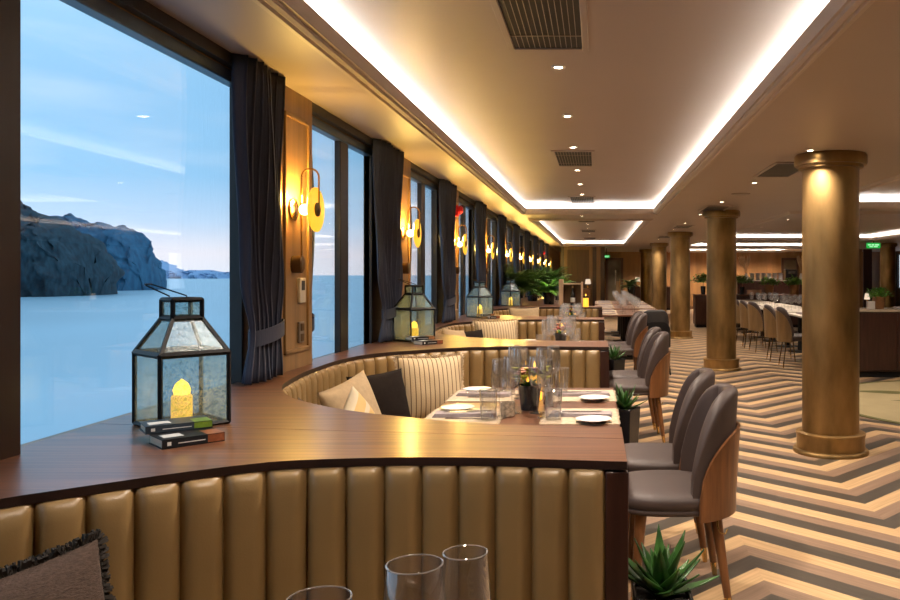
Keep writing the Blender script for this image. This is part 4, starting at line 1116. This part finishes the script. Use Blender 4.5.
bush(4.62, 21.5, .88, .24, M['terracotta'], 'round green shrub in an orange-brown pot on the divider console', 51)
bush(5.3, 21.5, .88, .25, M['terracotta'], 'round green shrub in a brown pot on the divider console, right of the orange one', 52)
bush(3.9, 21.5, .88, .25, M['blackpot'], 'dark bushy plant in a slim vase on the divider console', 53, M['palm'], pr=.07, ph=.2, tall=.1)
bush(2.85, 21.5, .88, .26, M['blackpot'], 'dark bushy plant in a slim vase at the aisle end of the divider console', 54, M['palm'], pr=.07, ph=.22, tall=.1)
tag(fin(BX(4.02, 4.40, 21.42, 21.5, .88, 1.0), 'menu_holder', M['lightwood'], bev=.004), 'cream low menu box on the divider console left of the orange-brown pot', 'box')

# buffet at the back
cabinet('buffet_counter', 4.9, 8.0, 28.0, 28.7, 1.22, 'long dark buffet counter near the golden back wall', M['stone'], M['darkwood'], doors=5)
for i in range(6):
    bm = bmesh.new()
    for q in range(18): lathe(bm, [(.05, .014 * q), (.10, .014 * q + .012), (.098, .014 * q + .014)], 18)
    tag(fin(bm, 'plate_stack', M['white'], None, (5.5 + .2 * i, 28.35, 1.22), smooth=True), 'stack of white plates on the buffet, %s from its left' % ['first', 'second', 'third', 'fourth', 'fifth', 'sixth'][i], 'plates', 'plate stacks')
t = thing('coffee_machine', 'black coffee machine on the buffet right of the white plates', 'machine', (6.85, 28.35, 1.22))
fin(BX(-.2, .2, -.18, .18, 0, .38), 'body', M['screen'], t, bev=.02); fin(BX(-.12, .12, -.26, -.18, .22, .30), 'spout', M['silver'], t, bev=.01); fin(BX(-.16, .16, -.27, -.18, 0, .03), 'drip_tray', M['silver'], t)
def pampas(x, y, label, seed):
    t = thing('pampas_vase', label, 'dried grass', (x, y, 1.22)); t.scale = (.85, .85, .85); bm = bmesh.new(); lathe(bm, [(.07, 0), (.10, .1), (.05, .26), (.055, .28)], 18); fin(bm, 'vase', M['white'], t, smooth=True)
    rng = random.Random(seed); bm = bmesh.new()
    for i in range(9):
        a = rng.uniform(0, 2 * PI); e = rng.uniform(1.05, 1.5); d = Vector((math.cos(a) * math.cos(e), math.sin(a) * math.cos(e), math.sin(e)))
        p = Vector((0, 0, .25)); tube(bm, [p, p + d * .3, p + d * .45, p + d * .65, p + d * .8], [.004, .006, .035, .04, .004], 6)
    fin(bm, 'plumes', M['pampas'], t, smooth=True)
pampas(5.3, 28.4, 'vase of pale pampas plumes at the left of the buffet', 61); pampas(7.25, 28.4, 'vase of pale pampas plumes at the right of the buffet', 62)

# ------------------------------------------------------------------ bar counter, rug at right
cabinet('bar_counter', 3.3, 4.1, 11.0, 11.5, .92, 'dark wood bar counter behind the foreground column, planter on top', M['stone'], M['darkwood'], doors=2, cat='bar') if 0 else None
cabinet('bar_counter', 3.25, 6.6, 10.9, 11.55, .93, 'dark red-brown bar counter at the right edge of the photo', M['stone'], M['darkwood'], doors=4, cat='bar')
bush(3.93, 11.15, .93, .15, M['terracotta'], 'bright green plant in a square wicker pot on the bar counter', 71, M['fern'], pr=.085, ph=.17, n=320)
t = thing('tea_light_lamp', 'small pinkish lamp on the bar counter left of the wicker pot', 'lamp', (3.78, 11.2, .93)); t.scale = (.8, .8, .8)
bm = bmesh.new(); lathe(bm, [(.035, 0), (.035, .01), (.01, .02), (.01, .16)], 14); fin(bm, 'base', M['gold'], t, smooth=True)
bm = bmesh.new(); lathe(bm, [(.05, .16), (.03, .27)], 18); fin(bm, 'lamp_shade', M['lampshade'], t, smooth=True)
bm = bmesh.new(); box(bm, -.05, .05, -.04, .04, 0, .11); tag(fin(bm, 'napkin_box', M['white'], None, (3.77, 11.02, .93), bev=.006), 'white napkin box on the bar counter in front of the pinkish lamp', 'box')
RC_ = (4.45, 8.65); RR = 1.98
t = thing('rug', 'round sage green inlaid rug with moss leaf motif before the bar counter', 'rug', (RC_[0], RC_[1], .0))
bm = bmesh.new(); lathe(bm, [(RR - .07, .0), (RR - .07, .006), (.001, .006)], 96); fin(bm, 'field', M['rug'], t)
bm = bmesh.new(); lathe(bm, [(RR - .07, 0), (RR - .07, .0068), (RR, .0068), (RR, 0)], 96, cap=False); fin(bm, 'border', M['rugleaf'], t)
bm = bmesh.new()
for (x, y, a, l, w) in ((-1.1, .75, 2.9, .9, .12), (-1.0, .2, 3.1, .75, .07), (-.95, -.2, -3.05, .7, .07), (-.8, -.8, -2.6, .9, .12), (.2, 1.1, 1.4, .8, .12), (.1, -1.1, -1.5, .8, .12), (1.1, .3, .2, .8, .12)):
    d = Vector((math.cos(a), math.sin(a), 0)); s = Vector((-d.y, d.x, 0)); c = Vector((x + .55, y, .0075))
    vs = [bm.verts.new(c + d * (l * (t_ / 10)) + s * sg * w * math.sin(PI * t_ / 10)) for sg, rg in ((1, range(0, 11)), (-1, range(9, 0, -1))) for t_ in rg]
    bm.faces.new(vs)
fin(bm, 'leaf_motif', M['rugleaf'], t)
# dark wood posts by the far right windows
t = thing('wall_screen', 'dark wood screen of posts near the far right windows', 'partition', (9.6, 29.5, 0))
for i, m in enumerate(('darkwood', 'veneer', 'darkwood')): fin(BX(-.5 + .36 * i, -.2 + .36 * i, -.06, .06, 0, ZC), 'post', M[m], t)
